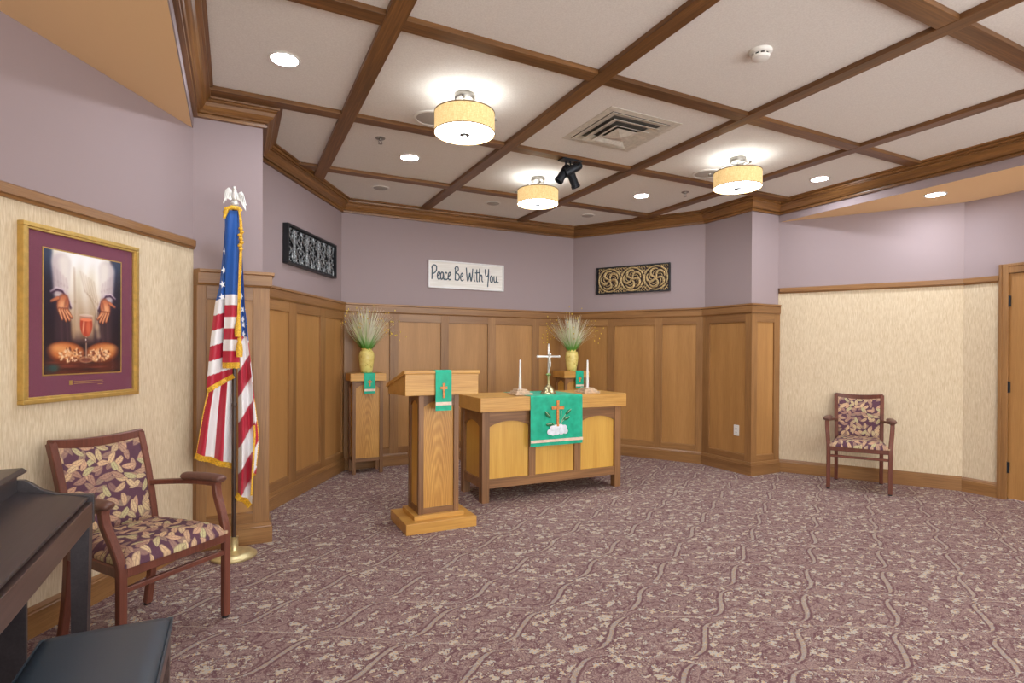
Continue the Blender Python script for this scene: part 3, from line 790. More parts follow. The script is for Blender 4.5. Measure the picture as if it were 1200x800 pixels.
# sign
t = wall_item('wall_sign', 'white framed wooden sign with slate blue script on the back wall', 'sign', 5, 2.60 - 1.076, 2.292)
SW, SH = 0.506, 0.168
mb = MB(); mb.box(-SW + 0.01, SW - 0.01, -0.016, -0.002, -SH + 0.01, SH - 0.01); obj('board', mb, BOARDW, t)
mb = MB(); frame_bars(mb, SW, SH, 0.016, -0.030, 0.0); obj('frame', mb, FRAMEW, t)
LET = {
 'P': [[(0, 255), (2, 160), (3, 75)], [(-3, 112), (6, 78), (30, 62), (55, 80), (55, 130), (35, 165), (8, 182)]],
 'e': [[(2, 208), (24, 192), (36, 166), (26, 148), (10, 172), (6, 222), (22, 250), (44, 236)]],
 'a': [[(34, 166), (18, 152), (4, 182), (4, 228), (16, 250), (32, 220), (36, 158), (36, 220), (46, 250), (54, 240)]],
 'c': [[(34, 168), (20, 152), (6, 184), (6, 226), (20, 250), (42, 234)]],
 'B': [[(2, 250), (4, 160), (4, 72)], [(-4, 98), (14, 66), (38, 74), (40, 112), (10, 150), (42, 164), (56, 206), (38, 246), (0, 242)]],
 'W': [[(0, 70), (8, 170), (20, 250), (38, 190), (48, 140), (56, 200), (66, 248), (80, 160), (86, 78)]],
 'i': [[(0, 158), (2, 220), (12, 250)], [(-1, 124), (1, 130)]],
 't': [[(20, 82), (20, 200), (24, 242), (34, 248)], [(-4, 134), (24, 128), (56, 124)]],
 'h': [[(4, 68), (2, 160), (0, 250), (8, 186), (24, 154), (36, 176), (36, 226), (50, 250)]],
 'Y': [[(0, 70), (2, 130), (14, 170), (34, 160), (44, 120), (46, 66)], [(46, 66), (44, 180), (38, 260), (34, 312)]],
 'o': [[(18, 154), (4, 180), (4, 226), (18, 250), (32, 226), (32, 180), (18, 154)]],
 'u': [[(0, 158), (2, 216), (14, 250), (32, 222), (38, 158), (38, 220), (50, 248), (62, 236)]]}
def spline(p, n=6):
    out = []
    for i in range(len(p) - 1):
        a, b, c, d = p[max(i - 1, 0)], p[i], p[i + 1], p[min(i + 2, len(p) - 1)]
        for k in range(n):
            u = k / n
            out.append(tuple(0.5 * (2 * b[j] + (c[j] - a[j]) * u + (2 * a[j] - 5 * b[j] + 4 * c[j] - d[j]) * u * u + (3 * b[j] - a[j] - 3 * c[j] + d[j]) * u ** 3) for j in range(len(b))))
    out.append(tuple(p[-1])); return out
WORD = {'word_peace': [('P', 46), ('e', 108), ('a', 152), ('c', 202), ('e', 244)], 'word_be': [('B', 338), ('e', 404)],
        'word_with': [('W', 484), ('i', 588), ('t', 604), ('h', 658)], 'word_you': [('Y', 738), ('o', 806), ('u', 858)]}
for wn, ls in WORD.items():
    mb = MB()
    for ch, x0 in ls:
        for st in LET[ch]:
            pts = [((x0 + px) / 990.0 * 2 * SW - SW, -0.0165, SH - py / 365.0 * 2 * SH) for px, py in spline(st, 6)]
            mb.sweep(pts, [(-0.0012, -0.0052), (0.0012, -0.0052), (0.0012, 0.0052), (-0.0012, 0.0052)], up=(0, 1, 0) if False else (0.3, 0, 1)) if False else mb.tube(pts, 0.0072, 6, up=(0, 1, 0))
    obj('lettering', mb, STEEL_BLUE, t)

# carved panels
def arc(cx, cz, r, a0, a1, n=12, y=-0.02, sx=1.0):
    return [(cx + sx * r * math.cos(a0 + (a1 - a0) * k / n), y, cz + r * math.sin(a0 + (a1 - a0) * k / n)) for k in range(n + 1)]
t = wall_item('carved_wall_panel', 'gold and black fretwork panel of three pinwheels on the right apse wall', 'wall panel', 6, 0.853, 2.30)
PW, PH = 0.497, 0.178
mb = MB(); frame_bars(mb, PW, PH, 0.016, -0.034, -0.004, 0.003); obj('frame', mb, BLACK, t)
R = 0.150
for k in range(3):
    cx = (k - 1) * 0.312
    mb = MB(); mb.tube(arc(cx, 0, R, 0, 2 * PI, 40)[:-1], 0.011, 8, up=(0, 1, 0), closed=True); obj('ring', mb, GILT, t, 50)
    for j in range(5):
        a = 2 * PI * j / 5 + 0.5
        ca, sa = math.cos(a), math.sin(a)
        def P(u, v, y=-0.022): return (cx + u * ca - v * sa, y, u * sa + v * ca)
        pts = [P(*q) for q in spline([(0.012, 0.0), (0.030, 0.038), (0.068, 0.058), (0.105, 0.038), (0.120, -0.004), (0.104, -0.046)], 4)]
        n = len(pts); mb = MB()
        mb.tube(pts, 0.013, 8, up=(0, 1, 0), scale=[0.55 + 0.75 * math.sin(PI * min(1, q / (n - 1) * 1.05)) ** 0.8 if q < n - 1 else 0.35 for q in range(n)])
        mb.tube([P(*q, -0.016) for q in spline([(0.048, 0.030), (0.080, 0.012), (0.085, -0.022)], 4)], 0.006, 6, up=(0, 1, 0))
        obj('blade', mb, GILT, t, 50)
    mb = MB(); mb.ball((cx, -0.024, 0), 0.017, 1, 0.6, 1); obj('boss', mb, GILT, t, 50)
mb = MB()
for k in range(4):
    cx = (k - 1.5) * 0.312
    for s in (-1, 1):
        for m_ in ((-1, 1) if 0 < k < 3 else ((1,) if k == 0 else (-1,))):
            for (ox, oz, r, a0) in ((0.02, 0.145, 0.016, 0.0), (0.05, 0.150, 0.012, 1.5), (0.018, 0.105, 0.013, 2.2), (0.078, 0.156, 0.009, 0.6), (0.016, 0.072, 0.009, 0.2)):
                px = cx + m_ * ox; lim = PW - 0.022
                px = max(-lim, min(lim, px))
                mb.tube(arc(px, s * oz, r, a0, a0 + 4.6, 9, -0.016), 0.0055, 6, up=(0, 1, 0))
o = obj('corner_scrolls', mb, GILT, t, 50)
mb = MB(); mb.box(-PW + 0.01, PW - 0.01, -0.0055, -0.0035, -PH + 0.01, PH - 0.01); obj('backing', mb, plain('panel_backing', (66, 52, 50), 0.8), t)

t = wall_item('carved_wall_panel', 'black and pewter carved panel hanging on the left apse wall', 'wall panel', 4, 1.732 - 0.802, 2.31)
PW, PH = 0.54, 0.180
mb = MB(); frame_bars(mb, PW, PH, 0.020, -0.055, -0.002, 0.003); obj('frame', mb, BLACK, t)
mb = MB(); mb.box(-PW + 0.01, PW - 0.01, -0.014, -0.003, -PH + 0.01, PH - 0.01); obj('backing', mb, BLACK, t)
for k in range(4):
    cx = (k - 1.5) * 0.255
    mb = MB()
    for s in (-1, 1):
        for m_ in (-1, 1):
            mb.tube(spline([(cx, -0.03, s * 0.005), (cx + m_ * 0.05, -0.03, s * 0.05), (cx + m_ * 0.10, -0.03, s * 0.09), (cx + m_ * 0.118, -0.03, s * 0.15)], 5), 0.008, 6, up=(0, 1, 0))
            mb.tube(spline([(cx + m_ * 0.004, -0.03, s * 0.03), (cx + m_ * 0.035, -0.03, s * 0.085), (cx + m_ * 0.012, -0.03, s * 0.15)], 5), 0.009, 6, up=(0, 1, 0))
            mb.tube(arc(cx + m_ * 0.085, s * 0.045, 0.028, 0, 5.0, 12, -0.028), 0.007, 6, up=(0, 1, 0))
            mb.tube(arc(cx + m_ * 0.066, s * 0.128, 0.020, 1.0, 5.6, 10, -0.028), 0.007, 6, up=(0, 1, 0))
            mb.tube(arc(cx + m_ * 0.105, s * 0.005, 0.014, 0.5, 5.0, 8, -0.026), 0.006, 6, up=(0, 1, 0))
        mb.tube([(cx, -0.032, s * 0.02), (cx, -0.034, s * 0.15)], 0.010, 6, up=(0, 1, 0), scale=[1.1, 0.4])
        mb.ball((cx, -0.034, s * 0.10), 0.014, 0.8, 0.6, 1.8, 8)
    mb.ball((cx, -0.034, 0), 0.020, 1, 0.6, 1, 10)
    obj('carved_motif', mb, PEWTER, t, 50)

# framed print
t = wall_item('framed_print', 'gold framed print of open hands, goblet and bread in a plum mat', 'picture', 1, (Vector(P0) - Vector(LB)).length - 0.870, 1.515, 0.004)
FW, FH = 0.348, 0.422
mb = MB(); frame_bars(mb, FW, FH, 0.022, -0.034, 0.0, 0.004); obj('outer_frame', mb, GOLDP, t)
mb = MB(); frame_bars(mb, FW - 0.020, FH - 0.020, 0.012, -0.028, -0.004, 0.003); obj('inner_frame', mb, GOLDP, t)
mb = MB()
for k in range(28):
    z = -FH + 0.03 + k * (2 * FH - 0.06) / 27
    mb.ball((-FW + 0.024, -0.030, z), 0.004, seg=6); mb.ball((FW - 0.024, -0.030, z), 0.004, seg=6)
obj('beading', mb, GOLDP, t, 50)['kind'] = 'stuff'
mb = MB(); mb.box(-FW + 0.03, FW - 0.03, -0.014, -0.004, -FH + 0.03, FH - 0.03); obj('mat_board', mb, MATB, t)
IX0, IX1, IZ0, IZ1 = -0.232, 0.232, -0.288, 0.316
mb = MB(); e = 0.006
for (x0, x1, z0, z1) in ((IX0 - e, IX1 + e, IZ1, IZ1 + e), (IX0 - e, IX1 + e, IZ0 - e, IZ0), (IX0 - e, IX0, IZ0, IZ1), (IX1, IX1 + e, IZ0, IZ1)): mb.box(x0, x1, -0.0165, -0.014, z0, z1)
obj('mat_bevel', mb, GOLDP, t)
mb = MB(); mb.box(-0.092, -0.074, -0.0150, -0.014, -0.345, -0.322)
for r_, (xa, xb) in enumerate(((-0.064, 0.112), (-0.064, 0.116), (0.08, 0.112))): mb.box(xa, xb, -0.0146, -0.014, -0.331 - r_ * 0.010, -0.328 - r_ * 0.010)
obj('gilt_caption_lines', mb, GOLDP, t)

def grid_mesh(name, P, C, mat, parent=None, smooth=True):
    """P: (n,m,3) points, C: (n,m,3) sRGB 0-255"""
    n, m = P.shape[:2]
    me = bpy.data.meshes.new(name)
    idx = np.arange(n * m).reshape(n, m)
    f = np.stack([idx[:-1, :-1], idx[1:, :-1], idx[1:, 1:], idx[:-1, 1:]], -1).reshape(-1, 4)
    me.from_pydata(P.reshape(-1, 3).tolist(), [], f.tolist())
    ca = me.color_attributes.new('Col', 'FLOAT_COLOR', 'POINT')
    c = np.clip(C.reshape(-1, 3) / 255.0, 0, 1); l = np.where(c <= 0.04045, c / 12.92, ((c + 0.055) / 1.055) ** 2.4)
    ca.data.foreach_set('color', np.concatenate([l, np.ones((len(l), 1))], 1).astype(np.float32).ravel())
    me.materials.append(mat)
    if smooth: me.shade_smooth()
    o = bpy.data.objects.new(name, me); COL.objects.link(o)
    if parent: o.parent = parent
    return o

def paint_print(n=210, m=165):
    v, u = np.meshgrid(np.linspace(0, 1, n), np.linspace(0, 1, m), indexing='ij')   # v down
    C = np.zeros((n, m, 3)); rr = np.random.RandomState(3)
    sm = lambda x, a, b: (lambda q: q * q * (3 - 2 * q))(np.clip((x - a) / (b - a), 0, 1))
    def put(a, c): C[:] = C * (1 - a[..., None]) + np.array(c, float) * a[..., None]
    def ell(cx, cy, rx, ry, ang=0, soft=0.15):
        dx, dy = u - cx, (v - cy) * 1.3; ca, sa = math.cos(ang), math.sin(ang)
        q = np.sqrt(((dx * ca + dy * sa) / rx) ** 2 + ((dy * ca - dx * sa) / (ry * 1.3)) ** 2); return sm(q, 1 + soft, 1 - soft)
    def cap(x0, y0, x1, y1, r0, r1=None, soft=0.008):
        r1 = r1 or r0; px, py = u - x0, (v - y0) * 1.3; bx_, by_ = x1 - x0, (y1 - y0) * 1.3
        h = np.clip((px * bx_ + py * by_) / (bx_ ** 2 + by_ ** 2), 0, 1); d = np.hypot(px - bx_ * h, py - by_ * h); return sm(d, r0 + (r1 - r0) * h + soft, r0 + (r1 - r0) * h - soft)
    def stroke(pts, r, c, a=1.0, soft=0.008):
        for p, q in zip(pts, pts[1:]): put(cap(p[0], p[1], q[0], q[1], r, r, soft) * a, c)
    C[:] = (34, 22, 42)
    put(sm(v, 0.4, 0.0) * 0.7, (58, 84, 116)); put(sm(v, 0.35, 0.9), (38, 18, 26))
    # dark outer garment
    put(sm(np.abs(u - 0.5), 0.40, 0.34) * sm(v, 0.78, 0.70), (62, 40, 50))
    for x in (0.20, 0.27, 0.66, 0.73, 0.80): stroke([(x, 0.52), (x + 0.015, 0.74)], 0.010, (104, 72, 74), 0.5, 0.02)
    # white robe: broad shoulders narrowing to the waist
    w = 0.36 - 0.22 * sm(v, 0.08, 0.62)
    rb = sm(np.abs(u - 0.47), w + 0.035, w - 0.02) * sm(v, 0.78, 0.62)
    f1 = 0.5 + 0.5 * np.sin(u * 38 + np.sin(v * 6) * 1.5)
    dk = sm(v, 0.16, 0.72)
    tone = np.stack([236 + 18 * f1 - 66 * dk, 226 + 22 * f1 - 92 * dk, 208 + 30 * f1 - 112 * dk], -1)
    C[:] = C * (1 - rb[..., None]) + tone * rb[..., None]
    stroke([(0.36, 0.12), (0.37, 0.40), (0.36, 0.70)], 0.012, (176, 146, 116), 0.6, 0.018)
    for k in range(6):
        x0 = 0.44 + 0.035 * k
        stroke([(x0, 0.14 + 0.015 * k), (x0 + 0.06, 0.30 + 0.02 * k), (0.66, 0.40 + 0.045 * k)], 0.007, (168, 136, 106), 0.38, 0.020)
        stroke([(x0 + 0.015, 0.15 + 0.015 * k), (x0 + 0.075, 0.30 + 0.02 * k), (0.66, 0.385 + 0.045 * k)], 0.004, (255, 246, 228), 0.5, 0.010)
    stroke([(0.58, 0.50), (0.66, 0.60), (0.68, 0.68)], 0.03, (206, 178, 146), 0.6, 0.03)
    put(sm(v, 0.22, 0.0) * sm(np.abs(u - 0.47), 0.44, 0.2) * 0.85, (252, 252, 255))
    # sleeves
    for s_, bx in ((1, 0.0), (-1, 1.0)):
        X = lambda a: bx + s_ * a
        put(cap(X(0.20), 0.10, X(0.20), 0.335, 0.11, 0.085, 0.035), (206, 194, 196))
        put(cap(X(0.24), 0.08, X(0.26), 0.30, 0.07, 0.05, 0.05) * 0.9, (242, 234, 226))
        for k in range(5): stroke([(X(0.12 + 0.035 * k), 0.14 + 0.02 * k), (X(0.13 + 0.036 * k), 0.24 + 0.012 * k), (X(0.16 + 0.026 * k), 0.34)], 0.007, (160, 124, 132), 0.35, 0.022)
        stroke([(X(0.09), 0.345), (X(0.15), 0.315), (X(0.22), 0.325), (X(0.29), 0.40), (X(0.315), 0.455)], 0.014, (66, 34, 62), 0.9, 0.012)
        stroke([(X(0.08), 0.335), (X(0.15), 0.300), (X(0.225), 0.310), (X(0.30), 0.385), (X(0.33), 0.44)], 0.008, (226, 206, 214), 0.8, 0.010)
        sk, lt, sd = (206, 122, 80), (244, 186, 138), (112, 50, 40)
        put(ell(X(0.225), 0.43, 0.074, 0.085, s_ * 0.15, 0.2), sd); put(ell(X(0.225), 0.43, 0.066, 0.078, s_ * 0.15, 0.25), sk)
        put(ell(X(0.215), 0.45, 0.040, 0.050, s_ * 0.15, 0.6) * 0.8, lt); put(ell(X(0.26), 0.41, 0.016, 0.05, s_ * 0.3, 0.6) * 0.6, (150, 76, 54))
        put(cap(X(0.165), 0.385, X(0.085), 0.415, 0.022, 0.014), sd); put(cap(X(0.165), 0.382, X(0.088), 0.410, 0.017, 0.011), sk)
        for (x0, x1, y1) in ((0.185, 0.215, 0.555), (0.22, 0.262, 0.568), (0.25, 0.302, 0.560), (0.272, 0.330, 0.535)):
            put(cap(X(x0), 0.475, X(x1), y1, 0.023, 0.014), sd); put(cap(X(x0), 0.475, X(x1), y1 - 0.005, 0.017, 0.010), sk); put(cap(X(x0 - 0.004), 0.48, X(x1 - 0.004), y1 - 0.012, 0.008, 0.005) * 0.9, lt)
    # table
    put(sm(v, 0.83, 0.93), (92, 36, 26))
    for k in range(14): put(ell(rr.uniform(0, 1), rr.uniform(0.88, 1.0), 0.12, 0.008, 0, 0.6) * 0.5, (150, 74, 50) if k % 2 else (44, 20, 20))
    put(ell(0.10, 0.95, 0.08, 0.03, 0, 0.6) * 0.7, (36, 92, 90))
    # bread halves
    for cx, sg in ((0.265, 1), (0.745, -1)):
        put(ell(cx, 0.825, 0.235, 0.092, sg * 0.08, 0.10), (112, 48, 26)); put(ell(cx, 0.815, 0.205, 0.070, sg * 0.08, 0.25), (204, 118, 62)); put(ell(cx - sg * 0.06, 0.795, 0.12, 0.030, sg * 0.1, 0.7) * 0.7, (240, 176, 112))
        for k in range(110):
            a, q = rr.uniform(0, 6.28), rr.uniform(0, 1) ** 0.5
            put(ell(cx + sg * 0.055 + 0.150 * q * math.cos(a), 0.845 + 0.052 * q * math.sin(a), rr.uniform(0.006, 0.024), rr.uniform(0.004, 0.013), a, 0.5) * 0.85, ((252, 222, 180), (238, 180, 126), (116, 50, 30))[k % 3])
    # goblet
    put(ell(0.515, 0.575, 0.088, 0.115, 0, 0.06) * sm(v, 0.505, 0.515) * 0.75, (190, 126, 104)); put(ell(0.515, 0.585, 0.080, 0.105, 0, 0.06) * sm(v, 0.540, 0.548), (188, 70, 46))
    put(ell(0.545, 0.61, 0.03, 0.06, 0, 0.5) * (v > 0.55) * 0.6, (232, 128, 88)); put(ell(0.48, 0.60, 0.012, 0.06, 0.1, 0.5) * (v > 0.55) * 0.7, (246, 190, 150))
    put(ell(0.515, 0.545, 0.080, 0.012, 0, 0.15), (240, 138, 98)); put(ell(0.515, 0.508, 0.088, 0.012, 0, 0.2) * 0.5, (244, 226, 214))
    put(cap(0.515, 0.69, 0.515, 0.88, 0.007, 0.007), (196, 160, 138)); put(ell(0.515, 0.72, 0.022, 0.022), (96, 66, 66)); put(ell(0.510, 0.715, 0.008, 0.008), (250, 236, 224))
    put(ell(0.515, 0.885, 0.090, 0.028, 0, 0.2) * 0.6, (228, 178, 138)); put(ell(0.515, 0.888, 0.066, 0.016, 0, 0.3) * 0.8, (120, 52, 38))
    # darker edges of the painting
    vg = sm(np.abs(u - 0.5), 0.36, 0.5) * sm(v, 0.0, 0.3) * 0.5
    put(vg, (26, 18, 34))
    return u, v, C
u, v, C = paint_print()
Pg = np.stack([IX0 + u * (IX1 - IX0), np.full_like(u, -0.0152), IZ1 - v * (IZ1 - IZ0)], -1)
grid_mesh('print', Pg, C, PRINT, t, False)
mb = MB(); mb.box(-FW + 0.034, FW - 0.034, -0.0205, -0.0190, -FH + 0.034, FH - 0.034); obj('glass_pane', mb, GLASS, t)

# ------------------------------------------------------------------ altar furniture
def arch_panel(mb, x0, x1, z0, zs, rise, ztop, y0, y1):
    """dark spandrel over an arched opening (in the xz plane)"""
    n = 14; pts = [(x0, ztop), (x1, ztop), (x1, zs)]
    for k in range(1, n):
        u_ = k / n; x = x1 + (x0 - x1) * u_; s_ = abs(2 * u_ - 1)
        pts.append((x, zs + rise * max(0, 1 - s_ ** 2) ** 0.85))
    pts.append((x0, zs))
    mb.prism(pts, 'y', y0, y1)
def arch_panel_x(mb, y0, y1, zs, rise, ztop, xa, xb):
    n = 14; pts = [(y0, ztop), (y1, ztop), (y1, zs)]
    for k in range(1, n):
        u_ = k / n; s_ = abs(2 * u_ - 1); pts.append((y1 + (y0 - y1) * u_, zs + rise * max(0, 1 - s_ ** 2) ** 0.85))
    pts.append((y0, zs)); mb.prism(pts, 'x', xa, xb)

# altar table
AX0, AX1, AY0, AY1 = 1.955, 3.475, 4.49, 5.01
ACX = (AX0 + AX1) / 2
t = thing('altar_table', 'oak altar table with arched panels under the green cloth, centre of the chapel', 'altar', (ACX, 4.75, 0), 0)
hx, hy_ = (AX1 - AX0) / 2, (AY1 - AY0) / 2
mb = MB(); mb.box(-hx - 0.032, hx + 0.040, -hy_ - 0.035, hy_ + 0.035, 0.812, 0.938, 0.004); obj('table_top', mb, GOLD_CATH, t)
LW = 0.072
for sx in (-1, 1):
    for sy in (-1, 1):
        mb = MB(); xa = sx * hx; ya = sy * hy_
        mb.box(min(xa, xa - sx * LW), max(xa, xa - sx * LW), min(ya, ya - sy * LW), max(ya, ya - sy * LW), 0, 0.812, 0.003); obj('leg', mb, DARK_V, t)
xi = hx - LW
xp = [-xi, -0.255, -0.185 + 0.0, 0.185, 0.255, xi]
openings = [(-xi, -0.285), (-0.215, 0.215), (0.285, xi)]
for yy, s in ((-hy_, 1), (hy_, -1)):
    y0, y1 = (yy + 0.008, yy + 0.030) if s > 0 else (yy - 0.030, yy - 0.008)
    for (xa, xb) in openings:
        mb = MB(); arch_panel(mb, xa, xb, 0.2, 0.672, 0.050, 0.812, y0, y1); obj('arched_rail', mb, DARK_H, t)
        mb = MB(); mb.box(xa - 0.01, xb + 0.01, yy + s * 0.030 if s > 0 else yy - 0.042, yy + s * 0.042 if s > 0 else yy - 0.030, 0.19, 0.78); obj('panel', mb, GOLD_V, t)
    for xm in (-0.25, 0.25):
        mb = MB(); mb.box(xm - 0.035, xm + 0.035, y0, y1, 0.20, 0.812, 0.002); obj('mullion', mb, DARK_V, t)
    mb = MB(); mb.box(-xi, xi, y0 - 0.004 * s, y1, 0.125, 0.205, 0.003); obj('bottom_rail', mb, DARK_H, t)
for sx in (-1, 1):
    xa, xb = (-hx + 0.008, -hx + 0.030) if sx < 0 else (hx - 0.030, hx - 0.008)
    mb = MB(); arch_panel_x(mb, -hy_ + LW, hy_ - LW, 0.662, 0.058, 0.812, xa, xb); obj('arched_rail', mb, DARK_H, t)
    mb = MB(); mb.box(xa + 0.022 if sx < 0 else xa - 0.012, xb + 0.012 if sx < 0 else xb - 0.022, -hy_ + LW - 0.01, hy_ - LW + 0.01, 0.19, 0.78); obj('panel', mb, GOLD_V, t)
    mb = MB(); mb.box(xa, xb, -hy_ + LW, hy_ - LW, 0.125, 0.205, 0.003); obj('bottom_rail', mb, DARK_H, t)

def drape(mb, w, path, th=0.003, wob=0.0, ph=0.0, mi=0):
    """cloth strip: path of (y,z), width along x"""
    nx = max(6, int(w / 0.02)); vs = []
    pts = path
    m_ = len(pts)
    for side in (0, 1):
        for j, (y, z) in enumerate(pts):
            a = pts[max(j - 1, 0)]; b = pts[min(j + 1, m_ - 1)]; dy, dz = b[0] - a[0], b[1] - a[1]; L = math.hypot(dy, dz) or 1; ny, nz = -dz / L, dy / L
            ny, nz = (ny, nz)
            hang = j / (m_ - 1)
            for i in range(nx + 1):
                x = -w / 2 + w * i / nx
                o = wob * hang * (1 + math.sin(x / w * 11 + ph)) + (th if side == 0 else 0)
                flare = 1 + 0.012 * hang * (1 if wob else 0)
                vs.append((x * flare, y - abs(0 if abs(ny) < 0.3 else 1) * o, z + (o if abs(ny) < 0.3 else 0)))
    F = []; N = (nx + 1) * m_
    for j in range(m_ - 1):
        for i in range(nx):
            a = j * (nx + 1) + i; q = (a, a + 1, a + nx + 2, a + nx + 1); F.append(q); F.append(tuple(N + k for k in q[::-1]))
    for j in range(m_ - 1):
        for i in (0, nx):
            a = j * (nx + 1) + i; F.append((a, a + nx + 1, N + a + nx + 1, N + a))
    for i in range(nx):
        for j in (0, m_ - 1):
            a = j * (nx + 1) + i; F.append((a, a + 1, N + a + 1, N + a))
    mb.poly(vs, F, mi); return mb

def cross_mesh(mb, cx, y, z0, z1, zc_, arm, w, th=0.004):
    f = w * 0.55
    pts = [(cx - w, z0), (cx + w, z0), (cx + w, zc_ - w), (cx + arm, zc_ - w - f * 0.4), (cx + arm, zc_ + w + f * 0.4), (cx + w, zc_ + w), (cx + w + f * 0.3, z1), (cx - w - f * 0.3, z1), (cx - w, zc_ + w), (cx - arm, zc_ + w + f * 0.4), (cx - arm, zc_ - w - f * 0.4), (cx - w, zc_ - w)]
    mb.prism(pts, 'y', y - th, y)

# altar cloth
AFY, AT = AY0 - 0.035, 0.938
t = thing('altar_cloth', 'wide emerald altar cloth with an orange cross and white cloud over the altar', 'cloth', (2.70, AFY, AT))
path = [(0.57, 0.0006), (0.40, 0.0006), (0.2, 0.0006), (0.1, 0.0006), (0.02, 0.0006), (0.002, 0.0004), (-0.0025, -0.004), (-0.003, -0.02)] + [(-0.003, -0.02 - 0.44 * k / 22) for k in range(1, 23)]
mb = drape(MB(), 0.565, path, 0.0025, 0.006); obj('fabric', mb, CLOTH, t, 50)
yc = -0.022
mb = MB(); mb.box(-0.284, 0.284, yc + 0.004, yc + 0.006, -0.428, -0.402); obj('ribbon_band', mb, BAND, t)
mb = MB(); cross_mesh(mb, 0.0, yc + 0.004, -0.285, -0.045, -0.112, 0.066, 0.012, 0.006); obj('cross_emblem', mb, ORANGE, t)
mb = MB()
for (x, z, r) in ((-0.085, -0.335, 0.030), (-0.055, -0.305, 0.034), (-0.015, -0.30, 0.036), (0.03, -0.295, 0.034), (0.07, -0.305, 0.034), (0.085, -0.335, 0.028), (0.04, -0.335, 0.034), (-0.01, -0.338, 0.034), (-0.05, -0.345, 0.028)):
    mb.ball((x, yc + 0.003, z), r, 1, 0.12, 0.9, 14)
obj('cloud_emblem', mb, CLOUDM, t, 50)
mb = MB(); mbw = MB()
for (x0, z0, x1, z1) in ((-0.075, -0.205, -0.135, -0.145), (-0.04, -0.262, -0.125, -0.265), (0.085, -0.175, 0.145, -0.135), (0.06, -0.225, 0.13, -0.205)):
    a = math.atan2(z1 - z0, x1 - x0); L = math.hypot(x1 - x0, z1 - z0); c = Vector(((x0 + x1) / 2, yc + 0.003, (z0 + z1) / 2))
    mb.ball(c, 1, L / 2, 0.003, L * 0.22, 12, Matrix.Rotation(-a, 4, 'Y'))
    mbw.tube([(x0 + (x1 - x0) * 0.3, yc - 0.001, z0 + (z1 - z0) * 0.3 + 0.004), (x1, yc - 0.001, z1 + 0.006)], 0.0022, 5, up=(0, 1, 0))
for q in ([(0.02, -0.285), (0.045, -0.23), (0.085, -0.175)], [(0.035, -0.255), (0.07, -0.225)], [(-0.02, -0.285), (-0.05, -0.258)], [(0.035, -0.20), (0.04, -0.14)]):
    mbw.tube([(x, yc + 0.002, z) for x, z in q], 0.002, 5, up=(0, 1, 0))
obj('leaf_emblem', mb, LEAFG, t, 50); obj('stem_embroidery', mbw, LEAFW, t)

# lectern
t = thing('lectern', 'oak lectern with slanted top and tall column in front of the altar', 'lectern', (1.395, 4.17, 0))
mb = MB(); mb.box(-0.278, 0.278, -0.228, 0.228, 0.0, 0.080, 0.004); obj('base_plinth', mb, GOLD_H, t)
mb = MB(); mb.box(-0.198, 0.198, -0.165, 0.165, 0.080, 0.115, 0.003); obj('upper_plinth', mb, GOLD_H, t)
cx0, cx1, cy0, cy1 = -0.160, 0.162, -0.140, 0.140
CW = 0.040
for sx in (0, 1):
    for sy in (0, 1):
        xa = cx0 if sx == 0 else cx1 - CW; ya = cy0 if sy == 0 else cy1 - CW
        mb = MB(); mb.box(xa, xa + CW, ya, ya + CW, 0.115, 1.02, 0.002); obj('corner_post', mb, DARK_V, t)
for ya, yb, pa, pb in ((cy0 + 0.005, cy0 + 0.02, cy0 + 0.018, cy0 + 0.028), (cy1 - 0.02, cy1 - 0.005, cy1 - 0.028, cy1 - 0.018)):
    mb = MB(); arch_panel(mb, cx0 + CW, cx1 - CW, 0, 0.925, 0.045, 1.02, ya, yb); obj('arched_rail', mb, DARK_H, t)
    mb = MB(); mb.box(cx0 + CW, cx1 - CW, ya, yb, 0.115, 0.158, 0.002); obj('bottom_rail', mb, DARK_H, t)
    mb = MB(); mb.box(cx0 + 0.03, cx1 - 0.03, pa, pb, 0.15, 1.0); obj('panel', mb, GOLD_VC, t)
for xa, xb, pa, pb in ((cx0 + 0.005, cx0 + 0.02, cx0 + 0.018, cx0 + 0.028), (cx1 - 0.02, cx1 - 0.005, cx1 - 0.028, cx1 - 0.018)):
    mb = MB(); arch_panel_x(mb, cy0 + CW, cy1 - CW, 0.925, 0.045, 1.02, xa, xb); obj('arched_rail', mb, DARK_H, t)
    mb = MB(); mb.box(xa, xb, cy0 + CW, cy1 - CW, 0.115, 0.158, 0.002); obj('bottom_rail', mb, DARK_H, t)
    mb = MB(); mb.box(pa, pb, cy0 + 0.03, cy1 - 0.03, 0.15, 1.0); obj('panel', mb, GOLD_V, t)
mb = MB(); mb.prism([(-0.225, 1.020), (-0.225, 1.180), (0.29, 1.058), (0.29, 1.005)], 'x', -0.288, 0.288, bev=0.003); obj('book_box', mb, GOLD_CATH, t)
mb = MB(); mb.prism([(-0.232, 1.180), (-0.232, 1.205), (-0.20, 1.2055), (0.315, 1.082), (0.318, 1.056), (0.29, 1.056)], 'x', -0.298, 0.298, bev=0.005); obj('slanted_top', mb, GOLD_H, t)

